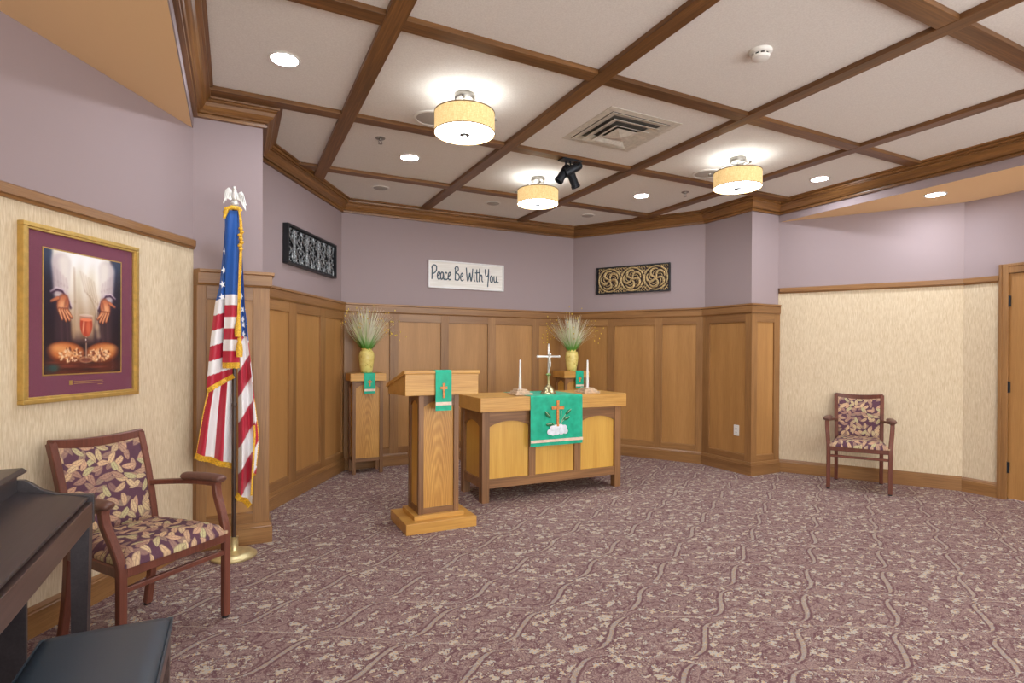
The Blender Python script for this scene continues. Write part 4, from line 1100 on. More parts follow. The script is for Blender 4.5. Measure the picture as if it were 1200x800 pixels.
def stole(label, loc, w, path, zband, cross, cat='cloth', tilt=0.0):
    t = thing('hanging_banner', label, cat, loc, 0, 'narrow green cross banners')
    mb = drape(MB(), w, path, 0.0025, 0.003); obj('fabric', mb, CLOTH, t, 50)
    y = -0.0115
    mb = MB(); mb.box(-w / 2, w / 2, y + 0.001, y + 0.0025, zband - 0.012, zband + 0.012); obj('ribbon_band', mb, BAND, t)
    z0, z1, arm, cw = cross
    mb = MB(); cross_mesh(mb, 0, y + 0.001, z0, z1, z0 + (z1 - z0) * 0.68, arm, cw, 0.004); obj('cross_emblem', mb, ORANGE, t)
    return t
sl = -0.2394
stole('green cross banner hanging over the lectern front', (1.396, 3.938, 1.2055), 0.126, [(0.25, 0.0005 + sl * 0.21), (0.15, 0.0005 + sl * 0.112), (0.05, 0.0005 + sl * 0.013), (0.036, 0.0012), (0.004, 0.0005), (-0.002, -0.004), (-0.0025, -0.02)] + [(-0.0025, -0.02 - 0.28 * k / 14) for k in range(1, 15)], -0.248, (-0.205, -0.095, 0.026, 0.0085))

def pedestal(x, y, label):
    t = thing('flower_pedestal', label, 'pedestal', (x, y, 0), 0, 'oak flower pedestals')
    mb = MB(); mb.box(-0.193, 0.193, -0.145, 0.145, 1.018, 1.102, 0.003); obj('pedestal_top', mb, GOLD_H, t)
    hx_, hyy = 0.166, 0.122; w = 0.036
    for sx in (-1, 1):
        for sy in (-1, 1):
            xa, ya = sx * hx_, sy * hyy
            mb = MB(); mb.box(min(xa, xa - sx * w), max(xa, xa - sx * w), min(ya, ya - sy * w), max(ya, ya - sy * w), 0, 1.018, 0.002); obj('leg', mb, DARK_V, t)
    for s in (-1, 1):
        ya, yb = sorted((s * (hyy - 0.005), s * (hyy - 0.02)))
        mb = MB(); arch_panel(mb, -hx_ + w, hx_ - w, 0, 0.935, 0.05, 1.018, ya, yb); obj('arched_rail', mb, DARK_H, t)
        mb = MB(); mb.box(-hx_ + w, hx_ - w, ya, yb, 0.135, 0.172, 0.002); obj('bottom_rail', mb, DARK_H, t)
        ya, yb = sorted((s * (hyy - 0.018), s * (hyy - 0.026)))
        mb = MB(); mb.box(-hx_ + 0.03, hx_ - 0.03, ya, yb, 0.16, 1.0); obj('panel', mb, GOLD_VC, t)
        xa, xb = sorted((s * (hx_ - 0.005), s * (hx_ - 0.02)))
        mb = MB(); arch_panel_x(mb, -hyy + w, hyy - w, 0.935, 0.05, 1.018, xa, xb); obj('arched_rail', mb, DARK_H, t)
        mb = MB(); mb.box(xa, xb, -hyy + w, hyy - w, 0.135, 0.172, 0.002); obj('bottom_rail', mb, DARK_H, t)
        xa, xb = sorted((s * (hx_ - 0.018), s * (hx_ - 0.026)))
        mb = MB(); mb.box(xa, xb, -hyy + 0.03, hyy - 0.03, 0.16, 1.0); obj('panel', mb, GOLD_V, t)
PLX, PLY, PRX, PRY = 1.305, 6.26, 3.925, 6.12
pedestal(PLX, PLY, 'slim oak flower pedestal standing in the left corner behind the lectern')
pedestal(PRX, PRY, 'slim oak flower pedestal mostly hidden behind the altar')
pp = [(0.22, 0.0005), (0.1, 0.0005), (0.02, 0.0005), (0.002, 0.0002), (-0.002, -0.004), (-0.0025, -0.02)] + [(-0.0025, -0.02 - 0.20 * k / 10) for k in range(1, 11)]
stole('green cross banner under the vase on the left pedestal', (PLX + 0.012, PLY - 0.1465, 1.1022), 0.118, pp, -0.182, (-0.140, -0.072, 0.022, 0.007))
stole('green cross banner under the vase on the pedestal behind the altar', (PRX + 0.032, PRY - 0.1465, 1.1022), 0.118, pp, -0.182, (-0.140, -0.072, 0.022, 0.007))

def vase_plant(x, y, z, seed, label):
    rnd = random.Random(seed)
    t = thing('grass_vase', label, 'plant', (x, y, z), 0, 'vases of ornamental grass')
    mb = MB(); mb.lathe([(0, 0.002), (0.058, 0.0), (0.064, 0.006), (0.072, 0.06), (0.082, 0.13), (0.086, 0.18), (0.083, 0.215), (0.070, 0.238), (0.056, 0.246), (0.056, 0.256), (0.062, 0.270), (0.058, 0.272), (0.050, 0.262), (0.050, 0.24), (0, 0.23)], seg=40, cap=False)
    v = obj('vase', mb, VASE, t, 60)
    for a in (0.6, 2.2, 3.74, 5.3):
        mb = MB(); mb.tube([(0.070 * math.cos(a + d), 0.070 * math.sin(a + d), 0.240 - h) for d, h in ((-0.25, 0.004), (-0.12, -0.004 + 0.004), (0, 0.0), (0.12, 0.002), (0.25, 0.006))], 0.010, 8); obj('lug', mb, VASE, v, 60)
    vs, fs, cs = [], [], []
    tips = []
    for k in range(290):
        a = rnd.uniform(0, 2 * PI); sp = rnd.uniform(0.05, 1.0) ** 0.75
        L = rnd.uniform(0.38, 0.56) * (1 - 0.12 * sp); r0 = rnd.uniform(0, 0.035)
        lean = sp * 0.95; droop = rnd.uniform(0.0, 0.5) * sp
        n = 8; ca, sa = math.cos(a), math.sin(a); p = Vector((r0 * ca, r0 * sa, 0.225)); b0 = len(vs); th = lean * 0.75
        wd = rnd.uniform(0.0040, 0.0072)
        for j in range(n + 1):
            u_ = j / n; w = wd * (1 - 0.85 * u_ ** 1.5)
            vs.append(tuple(p + Vector((-sa * w, ca * w, 0)))); vs.append(tuple(p - Vector((-sa * w, ca * w, 0))))
            g = min(1, max(0, (u_ - 0.12) / 0.33)); c0, c1 = np.array((96, 190, 60)), np.array((250, 250, 232)) if k % 4 else np.array((220, 232, 180))
            cc = c0 * (1 - g) + c1 * g; cs += [cc, cc]
            th2 = th + droop * u_ * 1.2
            p = p + Vector((math.sin(th2) * ca, math.sin(th2) * sa, math.cos(th2))) * (L / n)
        for j in range(n):
            q = b0 + 2 * j; fs.append((q, q + 1, q + 3, q + 2))
        if k % 9 == 0: tips.append(p.copy())
    for k in range(15):        # thin drooping seed stalks
        a = rnd.uniform(0, 2 * PI); ca, sa = math.cos(a), math.sin(a); p = Vector((0.02 * ca, 0.02 * sa, 0.23)); th = rnd.uniform(0.45, 0.85); L = rnd.uniform(0.36, 0.50); dr = rnd.uniform(0.6, 2.0); b0 = len(vs); n = 12
        for j in range(n + 1):
            u_ = j / n; w = 0.0011
            vs.append(tuple(p + Vector((-sa * w, ca * w, 0)))); vs.append(tuple(p - Vector((-sa * w, ca * w, 0)))); cs += [np.array((176, 170, 120))] * 2
            th2 = th + dr * max(0, u_ - 0.45) ** 1.3 * 2.2; p = p + Vector((math.sin(th2) * ca, math.sin(th2) * sa, math.cos(th2))) * (L / n)
            if j in (n - 2, n) : tips.append(p.copy())
        for j in range(n):
            q = b0 + 2 * j; fs.append((q, q + 1, q + 3, q + 2))
    def tame(p):      # the blades bend where the walls stop them
        p = Vector(p); lim = YB - WO - 0.03 - y
        if p.y > lim * 0.4: p.y = lim * 0.4 + lim * 0.6 * math.tanh((p.y - lim * 0.4) / (lim * 0.6))
        for c_, nx_, ny_ in ((cL, cA, -sA), (cB, -cA, -sA)):
            dw = (x - c_[0]) * nx_ + (y - c_[1]) * ny_ - WO - 0.04; q = -(p.x * nx_ + p.y * ny_)
            if q > dw * 0.5:
                q2 = dw * 0.5 + dw * 0.5 * math.tanh((q - dw * 0.5) / (dw * 0.5)); p.x += (q - q2) * nx_; p.y += (q - q2) * ny_
        return p
    vs = [tuple(tame(p)) for p in vs]; tips = [tame(p) for p in tips]
    me = bpy.data.meshes.new('grass_blades'); me.from_pydata(vs, [], fs)
    ca_ = me.color_attributes.new('Col', 'FLOAT_COLOR', 'POINT')
    ca_.data.foreach_set('color', np.array([lin(tuple(c)) for c in cs], np.float32).ravel()); me.materials.append(GRASSM)
    o = bpy.data.objects.new('grass_blades', me); COL.objects.link(o); o.parent = t; o['kind'] = 'stuff'
    mb = MB()
    for p in tips: mb.ball(p, 0.0058, 1, 1, 1.6, 6)
    o = obj('seed_heads', mb, SEEDM, t, 60); o['kind'] = 'stuff'
vase_plant(PLX + 0.008, PLY + 0.0, 1.1054, 5, 'yellow vase of ornamental grass on the left pedestal behind the lectern')
vase_plant(PRX + 0.0, PRY - 0.01, 1.1054, 11, 'speckled yellow vase of ornamental grass on the pedestal behind the altar')

# candles with stepped square bases
for x, y, lb in ((2.417, 4.66, 'white taper candle on the altar left of the crucifix'), (3.183, 4.66, 'white taper candle on the altar right of the crucifix')):
    t = thing('candle_in_holder', lb, 'candle', (x, y, 0.9415 if x < 2.5 else 0.938), 0.0, 'altar candles')
    for h, z0, z1 in ((0.092, 0, 0.018), (0.070, 0.018, 0.036), (0.052, 0.036, 0.052)):
        mb = MB(); mb.box(-h, h, -h, h, z0, z1, 0.004); obj('base_step', mb, MARBLE, t)
    mb = MB(); mb.lathe([(0.0, 0.05), (0.0135, 0.052), (0.0130, 0.10), (0.0085, 0.322), (0.006, 0.330), (0, 0.332)], seg=16); c = obj('taper_candle', mb, WAX, t, 50)
    mb = MB(); mb.tube([(0, 0, 0.33), (0.001, 0, 0.342)], 0.0015, 5); obj('wick', mb, BLACK, c)

# standing crucifix
t = thing('standing_crucifix', 'silver crucifix on a brass bell base at the middle of the altar', 'crucifix', (2.728, 4.66, 0.9415), 0.0)
mb = MB(); mb.lathe([(0, 0), (0.078, 0), (0.080, 0.006), (0.072, 0.014), (0.066, 0.020), (0.060, 0.034), (0.046, 0.060), (0.030, 0.074), (0.020, 0.084), (0.014, 0.092), (0, 0.094)], seg=40); obj('bell_base', mb, BRASS_P, t, 50)
mb = MB(); mb.lathe([(0.0, 0.09), (0.011, 0.092), (0.010, 0.175), (0.013, 0.178), (0, 0.180)], seg=20); obj('stem', mb, BRASS, t, 50)
mb = MB(); mb.lathe([(0, 0.176), (0.018, 0.178), (0.026, 0.186), (0.020, 0.196), (0.010, 0.202), (0, 0.203)], seg=24); obj('knop', mb, plain('green_brass', (140, 160, 100), 0.35, 0.6), t, 50)
mb = MB(); mb.box(-0.0085, 0.0085, -0.005, 0.005, 0.20, 0.455, 0.002); mb.box(-0.118, 0.118, -0.005, 0.005, 0.352, 0.370, 0.002)
for p in ((0, 0, 0.462), (-0.122, 0, 0.361), (0.122, 0, 0.361)): mb.ball(p, 0.012, 1, 0.7, 1, 10)
mb.ball((0, 0, 0.476), 0.010, 0.8, 0.7, 1.2, 10); obj('cross', mb, SILVER, t, 50)
mb = MB()      # small figure on the cross, one skinned-like sweep
mb.tube([(0.003, -0.014, 0.372), (0.0, -0.015, 0.350), (0.002, -0.014, 0.325), (0.006, -0.017, 0.300), (0.004, -0.022, 0.272), (-0.001, -0.014, 0.246), (0, -0.012, 0.224), (0, -0.014, 0.212)], 0.0105, 10, up=(0, 1, 0), scale=[0.8, 1.25, 1.15, 1.0, 0.85, 0.7, 0.55, 0.4])
for s in (-1, 1): mb.tube([(s * 0.004, -0.013, 0.355), (s * 0.030, -0.011, 0.356), (s * 0.060, -0.009, 0.362), (s * 0.092, -0.008, 0.364)], 0.005, 8, up=(0, 1, 0), scale=[1.1, 0.95, 0.8, 0.7])
mb.ball((0.006, -0.020, 0.384), 0.012, 0.85, 0.95, 1.15, 10)
mb.tube([(-0.012, -0.016, 0.305), (0.0, -0.024, 0.298), (0.014, -0.018, 0.300)], 0.007, 8)
obj('corpus', mb, SILVER, t, 60)
mb = MB(); mb.box(-0.014, 0.014, -0.008, -0.004, 0.412, 0.424, 0.002); obj('title_plate', mb, SILVER, t)

# ------------------------------------------------------------------ flag on its stand
FX, FY = -0.005, 4.04
t = thing('flag_stand', 'tall dark flag pole with gold base and silver eagle holding the flag', 'flag stand', (FX, FY, 0))
mb = MB(); mb.lathe([(0, 0.001), (0.135, 0), (0.140, 0.008), (0.138, 0.016), (0.120, 0.024), (0.116, 0.030), (0.085, 0.040), (0.045, 0.046), (0, 0.047)], seg=48); obj('base', mb, BRASS, t, 50)
mb = MB(); mb.lathe([(0.03, 0.044), (0.027, 0.05), (0.026, 0.125), (0.028, 0.13), (0.016, 0.131)], seg=28); obj('collar', mb, BRASS, t, 50)
mb = MB(); mb.tube([(0, 0, 0.04), (0, 0, 2.27)], 0.0145, 14); obj('pole', mb, POLE, t, 50)
mb = MB(); mb.lathe([(0.0155, 0.98), (0.017, 0.985), (0.017, 1.0), (0.0155, 1.005)], seg=16, cap=False); obj('pole_joint', mb, POLE, t, 50)
# eagle finial
mb = MB(); mb.lathe([(0, 2.262), (0.018, 2.264), (0.020, 2.274), (0.014, 2.284), (0.024, 2.296), (0.024, 2.306), (0.012, 2.316), (0, 2.317)], seg=20); obj('finial_base', mb, SILVER, t, 50)
mb = MB()
mb.ball((0, 0, 2.352), 0.022, 0.95, 0.9, 1.8, 14); mb.ball((-0.002, -0.010, 2.398), 0.014, 0.85, 1, 1.1, 12)
mb.tube([(0, -0.004, 2.37), (-0.001, -0.008, 2.392)], 0.013, 10, up=(0, 1, 0)); mb.tube([(-0.003, -0.020, 2.399), (-0.006, -0.030, 2.396), (-0.007, -0.034, 2.390)], 0.005, 7, up=(0, 0.2, 1), scale=[1, 0.7, 0.3])
mb.prism([(-0.014, 2.335), (0.014, 2.335), (0.022, 2.298), (-0.022, 2.298)], 'y', 0.010, 0.016)
obj('eagle_body', mb, SILVER, t, 60)
for s in (-1, 1):
    mb = MB()
    out = [(0.010, 2.360), (0.024, 2.376), (0.040, 2.388), (0.052, 2.372), (0.060, 2.330), (0.066, 2.262), (0.052, 2.284), (0.036, 2.314), (0.018, 2.332)]
    if s < 0: out = [(-0.010, 2.330), (-0.026, 2.322), (-0.044, 2.332), (-0.056, 2.318), (-0.064, 2.288), (-0.063, 2.346), (-0.054, 2.386), (-0.036, 2.404), (-0.020, 2.390), (-0.010, 2.362)]
    k = 1.0
    mb.prism(out, 'y', -0.004, 0.006, bev=0.0015)
    for q in range(3): mb.tube([(s * k * (0.026 + 0.012 * q), -0.005, 2.372 - 0.004 * q), (s * k * (0.036 + 0.015 * q), -0.005, 2.330 - 0.016 * q)], 0.003, 5, up=(0, 1, 0))
    obj('eagle_wing', mb, SILVER, t, 40)

RED, WHT, BLU = np.array((182, 26, 54)), np.array((236, 234, 236)), np.array((18, 84, 168))
def interp_edge(pts, tt):
    pts = np.array(pts, float); d = np.r_[0, np.cumsum(np.hypot(*np.diff(pts, axis=0).T))]; d /= d[-1]
    return np.interp(tt, d, pts[:, 0]), np.interp(tt, d, pts[:, 1])
def sheet(left, right, n, m, depth, color):
    tt = np.linspace(0, 1, n); lx, lz = interp_edge(left, tt); rx, rz = interp_edge(right, tt); ss = np.linspace(0, 1, m)
    X = lx[:, None] * (1 - ss) + rx[:, None] * ss; Z = lz[:, None] * (1 - ss) + rz[:, None] * ss
    T, Sg = np.meshgrid(tt, ss, indexing='ij')
    return np.stack([X, depth(Sg, T, X, Z), Z], -1), color(Sg, T, X, Z)
ft = thing('flag', 'red white and blue striped flag with gold fringe hanging from the pole', 'flag', (0, 4.0, 0))
def fringe_strip(pts, w, name='fringe'):
    mb = MB()
    for i in range(len(pts) - 1):
        a, b = Vector(pts[i]), Vector(pts[i + 1]); L = (b - a).length; n = max(2, int(L / 0.007))
        dn = Vector((b.z - a.z, 0, -(b.x - a.x)))
        if dn.length < 1e-6: dn = Vector((0, 0, -1))
        dn.normalize()
        for k in range(n):
            p = a.lerp(b, (k + 0.5) / n); q = p + dn * w * random.uniform(0.92, 1.05); h = (b - a).normalized() * (L / n * 0.52)
            o = Vector((0, -0.003 - 0.002 * (k % 2), 0)); o2 = Vector((0, 0.003, 0))
            mb.poly([tuple(p - h + o), tuple(p + h + o), tuple(q + h * 0.9 + o), tuple(q - h * 0.9 + o), tuple(p - h + o2), tuple(p + h + o2), tuple(q + h * 0.9 + o2), tuple(q - h * 0.9 + o2)],
                    [(0, 1, 2, 3), (7, 6, 5, 4), (0, 4, 5, 1), (1, 5, 6, 2), (2, 6, 7, 3), (3, 7, 4, 0)])
    return obj(name, mb, GOLD_THREAD, ft)

def colA(s, tt, X, Z):
    C = np.zeros(s.shape + (3,)); C[:] = BLU
    zz = [1.707, 1.637, 1.562, 1.490, 1.415, 1.345, 1.25]
    for k in range(6):
        m_ = (Z <= zz[k]) & (Z > zz[k + 1]); C[m_] = WHT if k % 2 == 0 else RED
    return C
PA, CA = sheet([(-0.062, 2.243), (-0.058, 1.705), (-0.074, 1.27)], [(0.030, 2.246), (0.020, 1.709), (0.026, 1.27)], 190, 20,
               lambda s, tt, X, Z: -0.030 * np.sin(PI * s) + 0.012 - 0.006 * np.sin(s * 9 + tt * 4) , colA)
grid_mesh('front_fold', PA, CA, FLAGM, ft)
def colB(s, tt, X, Z):
    C = np.zeros(s.shape + (3,)); C[:] = BLU
    q = Z - (X + 0.09) * 0.35
    e = [1.675, 1.580, 1.485, 1.390, 1.295, 1.205, 1.0]
    for k in range(6):
        m_ = (q <= e[k]) & (q > e[k + 1]); C[m_] = WHT if k % 2 == 0 else RED
    return C
PB, CB = sheet([(-0.058, 2.21), (-0.070, 2.005), (-0.092, 1.758), (-0.116, 1.653), (-0.141, 1.419), (-0.164, 1.105)], [(-0.03, 2.21), (-0.03, 2.005), (-0.03, 1.758), (-0.03, 1.653), (-0.02, 1.419), (-0.015, 1.195)], 200, 24,
               lambda s, tt, X, Z: 0.030 + 0.020 * np.cos(s * 6.5 + tt * 2) * (0.3 + tt), colB)
grid_mesh('left_fold', PB, CB, FLAGM, ft)
def colC(s, tt, X, Z):
    C = np.zeros(s.shape + (3,)); k = np.floor(np.clip(s, 0, 0.999) * 4.2 + 0.04); C[:] = RED; C[(k % 2) == 1] = WHT
    return C
PC, CC = sheet([(-0.150, 1.13), (-0.185, 0.95), (-0.222, 0.69)], [(0.005, 1.24), (0.0, 0.9), (-0.004, 0.60)], 110, 60,
               lambda s, tt, X, Z: 0.062 + 0.018 * np.cos(s * 13 + tt) * (0.4 + tt), colC)
grid_mesh('lower_left_fold', PC, CC, FLAGM, ft)
def colD(s, tt, X, Z):
    C = np.zeros(s.shape + (3,)); C[:] = BLU
    q = Z - 1.75 * (X - 0.05) + np.where(X > 0.105 + 0.0 * Z, 0.16, 0.0) * (Z < 1.05)
    k = np.floor((1.43 - q) / 0.168)
    m_ = (Z + 0.25 * (X - 0.05)) < 1.44
    C[m_ & (k % 2 == 0)] = WHT; C[m_ & (k % 2 != 0)] = RED
    return C
PD, CD = sheet([(0.012, 2.14), (0.014, 1.7), (0.016, 1.20), (0.020, 0.80), (0.018, 0.42)], [(0.032, 2.14), (0.056, 1.627), (0.071, 1.439), (0.104, 1.099), (0.122, 0.80), (0.100, 0.345)], 330, 40,
               lambda s, tt, X, Z: 0.020 + 0.026 * np.cos(s * 8.5 + 0.8) * (0.25 + tt), colD)
grid_mesh('right_fold', PD, CD, FLAGM, ft)
def colE(s, tt, X, Z):
    C = np.zeros(s.shape + (3,)); q = Z - 1.9 * (X - 0.05); k = np.floor((1.50 - q) / 0.155); C[:] = RED; C[k % 2 == 0] = WHT
    C[(Z + 0.25 * (X - 0.05)) > 1.42] = BLU
    return C
PE, CE = sheet([(0.040, 1.60), (0.080, 1.1), (0.090, 0.56)], [(0.062, 1.60), (0.112, 1.07), (0.138, 0.85), (0.146, 0.74), (0.126, 0.52)], 200, 20,
               lambda s, tt, X, Z: 0.058 + 0.012 * np.cos(s * 6), colE)
grid_mesh('rear_right_fold', PE, CE, FLAGM, ft)
fringe_strip([tuple(PA[-1, k]) for k in (0, 5, 10, 15, 19)], 0.040)
fringe_strip([tuple(PB[-1, k]) for k in range(0, 24, 4)] + [tuple(PB[-1, 23])], 0.030)
fringe_strip([tuple(PC[-1, k]) for k in range(0, 60, 8)] + [tuple(PC[-1, 59])], 0.036)
fringe_strip([tuple(PC[k, 0]) for k in range(0, 110, 12)][::1] + [tuple(PC[-1, 0])], -0.020)if False else fringe_strip([tuple(PC[k, 0]) for k in list(range(109, -1, -12))], 0.018)
fringe_strip([tuple(PD[-1, k]) for k in range(0, 40, 6)] + [tuple(PD[-1, 39])], 0.034)
fringe_strip([tuple(PE[k, 19]) for k in range(105, 200, 12)] + [tuple(PE[-1, 19])], -0.016) if False else fringe_strip([tuple(PE[k, 19]) for k in range(105, 200, 12)], 0.014)
fringe_strip([tuple(PE[-1, k]) for k in (0, 6, 12, 19)], 0.030)
fringe_strip([tuple(PD[k, 39]) for k in range(235, 330, 12)], 0.012)
def star(x, y, z, r, rot=0.0, squash=1.0):
    pts = []
    for k in range(10):
        a = PI / 2 + rot + k * PI / 5; q = r if k % 2 == 0 else r * 0.42; pts.append((x + q * math.cos(a) * squash, z + q * math.sin(a)))
    mb = MB(); mb.prism(pts, 'y', y - 0.0025, y + 0.001); obj('star', mb, WAXLIKE, ft)
WAXLIKE = plain('white_star', (236, 238, 242), 0.6, var=0.02)
for (X, Z, sq) in ((-0.068, 1.985, 0.55), (-0.076, 1.862, 0.6), (-0.083, 1.770, 0.7), (-0.088, 1.690, 0.7)):
    k = np.unravel_index(np.argmin((PB[..., 0] - X - 0.01) ** 2 + (PB[..., 2] - Z) ** 2), PB.shape[:2]); star(PB[k][0], PB[k][1] - 0.004, Z, 0.026, 0.3, sq)
for (X, Z, sq) in ((0.036, 1.70, 0.5), (0.046, 1.615, 0.6), (0.042, 1.55, 0.8), (0.050, 1.515, 0.9), (0.046, 1.455, 0.7), (0.034, 1.86, 0.4)):
    k = np.unravel_index(np.argmin((PD[..., 0] - X) ** 2 + (PD[..., 2] - Z) ** 2), PD.shape[:2]); star(PD[k][0], PD[k][1] - 0.004, Z, 0.024, -0.3, sq)
# gold heading, cord and tassels
mb = MB(); mb.tube([(-0.060, -0.004, 2.225), (-0.054, -0.012, 2.250), (-0.020, -0.022, 2.262), (0.015, -0.018, 2.262), (0.030, -0.008, 2.248)], 0.014, 8, up=(0, 1, 0)); 
mb.tube([(-0.050, -0.012, 2.245), (-0.066, -0.008, 2.19)], 0.014, 8, up=(0, 1, 0), scale=[1, 0.6]); obj('gold_heading', mb, GOLD_THREAD, ft, 60)
mb = MB()
for dx in (-0.003, 0.005): mb.tube(spline([(0.018, -0.028, 2.258), (0.030 + dx, -0.026, 2.15), (0.028 + dx, -0.028, 1.95), (0.022 + dx, -0.028, 1.75), (0.018 + dx, -0.028, 1.56 if dx < 0 else 1.44)], 5), 0.0055, 7, up=(0, 1, 0))
obj('cord', mb, GOLD_THREAD, ft, 60)
mb = MB()
for k in range(7): mb.ball((0.030 + 0.006 * math.sin(k * 2.1), -0.032, 2.13 - k * 0.022), 0.014, 1, 0.9, 0.9, 8)
obj('cord_knot', mb, GOLD_THREAD, ft, 60)
for x, z in ((0.016, 1.545), (0.024, 1.415)):
    mb = MB(); mb.lathe([(0, 0.02), (0.008, 0.018), (0.014, 0.004), (0.010, -0.008), (0.017, -0.03), (0.021, -0.07), (0.019, -0.11), (0, -0.11)], (x, -0.030, z), 14); obj('tassel', mb, GOLD_THREAD, ft, 50)

# ------------------------------------------------------------------ armchairs
def armchair(label, loc, rot):
    t = thing('upholstered_armchair', label, 'chair', loc, rot, 'leaf patterned armchairs')
    for s in (-1, 1):
        mb = MB(); mb.bar(spline([(s * 0.256, -0.248, 0.012), (s * 0.256, -0.248, 0.25), (s * 0.256, -0.248, 0.40), (s * 0.258, -0.240, 0.455), (s * 0.265, -0.208, 0.53), (s * 0.272, -0.172, 0.60), (s * 0.274, -0.158, 0.665)], 4), 0.036, 0.032, up=(0, 1, 0)); l = obj('front_leg', mb, MAHOG, t, 40)
        mb = MB(); mb.lathe([(0.017, 0), (0.017, 0.012), (0.010, 0.014)], (s * 0.256, -0.248, 0), 12); obj('glide', mb, BLACK, l, 40)
        mb = MB(); mb.bar(spline([(s * 0.201, 0.253, 0.012), (s * 0.200, 0.220, 0.20), (s * 0.200, 0.205, 0.40), (s * 0.200, 0.212, 0.50), (s * 0.203, 0.265, 0.72), (s * 0.207, 0.330, 0.908)], 4), 0.034, 0.036, up=(0, 1, 0)); l = obj('rear_leg', mb, MAHOG, t, 40)
        mb = MB(); mb.lathe([(0.017, 0), (0.017, 0.012), (0.010, 0.014)], (s * 0.201, 0.255, 0), 12); obj('glide', mb, BLACK, l, 40)
        mb = MB(); mb.bar(spline([(s * 0.274, -0.176, 0.664), (s * 0.268, -0.03, 0.664), (s * 0.238, 0.12, 0.657), (s * 0.204, 0.240, 0.648)], 5), 0.034, 0.024); a = obj('arm_rail', mb, MAHOG, t, 40)
        mb = MB(); mb.sweep(spline([(s * 0.275, -0.205, 0.686), (s * 0.276, -0.185, 0.690), (s * 0.273, -0.07, 0.692), (s * 0.262, 0.045, 0.688), (s * 0.258, 0.065, 0.685)], 5),
                            [(0.034 * math.cos(k * PI / 6) , 0.020 * math.sin(k * PI / 6)) for k in range(12)], scale=[0.35 + 0.65 * min(1, 4.0 * min(k, 20 - k) / 20 + 0.0) for k in range(21)]); obj('arm_pad', mb, PAD_BROWN, a, 60)
        mb = MB(); mb.bar([(s * 0.250, -0.23, 0.405), (s * 0.202, 0.20, 0.405)], 0.026, 0.045); obj('side_rail', mb, MAHOG, t)
    mb = MB(); mb.bar([(-0.24, -0.248, 0.407), (0.24, -0.248, 0.407)], 0.030, 0.045); obj('front_rail', mb, MAHOG, t)
    mb = MB(); mb.bar([(-0.24, -0.248, 0.332), (0.24, -0.248, 0.332)], 0.022, 0.024); obj('stretcher', mb, MAHOG, t)
    mb = MB(); mb.bar([(-0.185, 0.206, 0.405), (0.185, 0.206, 0.405)], 0.026, 0.045); obj('back_rail', mb, MAHOG, t)
    mb = MB(); mb.bar(spline([(-0.215, 0.327, 0.903), (-0.11, 0.342, 0.891), (0, 0.346, 0.887), (0.11, 0.342, 0.891), (0.215, 0.327, 0.903)], 4), 0.034, 0.046); obj('top_rail', mb, MAHOG, t, 40)
    # seat cushion
    n, m_ = 18, 18; P = []; 
    mb = MB(); vs = []
    for j in range(n + 1):
        v_ = j / n
        for i in range(m_ + 1):
            u_ = i / m_; hw = 0.252 - 0.048 * v_; y = -0.268 + 0.462 * v_ - 0.012 * math.sin(PI * u_) * (1 - v_)
            e = min(1, 6.5 * min(u_, 1 - u_, v_ * 0.9, (1 - v_))); z = 0.442 + 0.050 * (e * (2 - e)) ** 0.8 + 0.012 * math.sin(PI * u_) * math.sin(PI * v_)
            vs.append(((u_ * 2 - 1) * hw, y, z))
    N = len(vs); vs += [(x, y, 0.428) for x, y, z in vs]
    F = []
    for j in range(n):
        for i in range(m_):
            a = j * (m_ + 1) + i; F.append((a, a + 1, a + m_ + 2, a + m_ + 1)); F.append((N + a + m_ + 1, N + a + m_ + 2, N + a + 1, N + a))
    for i in range(m_):
        for j in (0, n):
            a = j * (m_ + 1) + i; F.append((a, a + 1, N + a + 1, N + a))
    for j in range(n):
        for i in (0, m_):
            a = j * (m_ + 1) + i; F.append((a, a + m_ + 1, N + a + m_ + 1, N + a))
    mb.poly(vs, F); se = obj('seat', mb, FAB_XY, t, 70)
    # back cushion
    mb = MB(); vs = []; n, m_ = 16, 14
    def yb_(z): return np.interp(z, [0.40, 0.50, 0.72, 0.908], [0.205, 0.212, 0.265, 0.330])
    for side in (0, 1):
        for j in range(n + 1):
            v_ = j / n
            for i in range(m_ + 1):
                u_ = i / m_; z = 0.450 + (0.415 + 0.02 * (2 * u_ - 1) ** 2) * v_; hw = 0.184 + 0.006 * v_
                e = min(1, 6 * min(u_, 1 - u_, v_, 1 - v_)); bul = 0.018 * (e * (2 - e)) ** 0.8
                curve = 0.014 * math.sin(PI * u_)
                vs.append(((u_ * 2 - 1) * hw, float(yb_(z)) + curve + (-0.012 - bul if side == 0 else 0.012 + bul * 0.5), z))
    N = len(vs) // 2; F = []
    for j in range(n):
        for i in range(m_):
            a = j * (m_ + 1) + i; F.append((a, a + 1, a + m_ + 2, a + m_ + 1)); F.append((N + a + m_ + 1, N + a + m_ + 2, N + a + 1, N + a))
    for i in range(m_):
        for j in (0, n):
            a = j * (m_ + 1) + i; F.append((a, a + 1, N + a + 1, N + a))
    for j in range(n):
        for i in (0, m_):
            a = j * (m_ + 1) + i; F.append((a, a + m_ + 1, N + a + m_ + 1, N + a))
    mb.poly(vs, F); obj('back_cushion', mb, FAB_XZ, t, 70)
    return t
ch = armchair('leaf patterned armchair beside the piano under the framed print', (-0.397, 3.164, 0), 0.719)
c2 = copy_tree(ch); c2.location = (5.645, 3.436, 0); c2.rotation_euler = (0, 0, -1.018)
c2['label'] = 'leaf patterned armchair alone against the right cream wall'

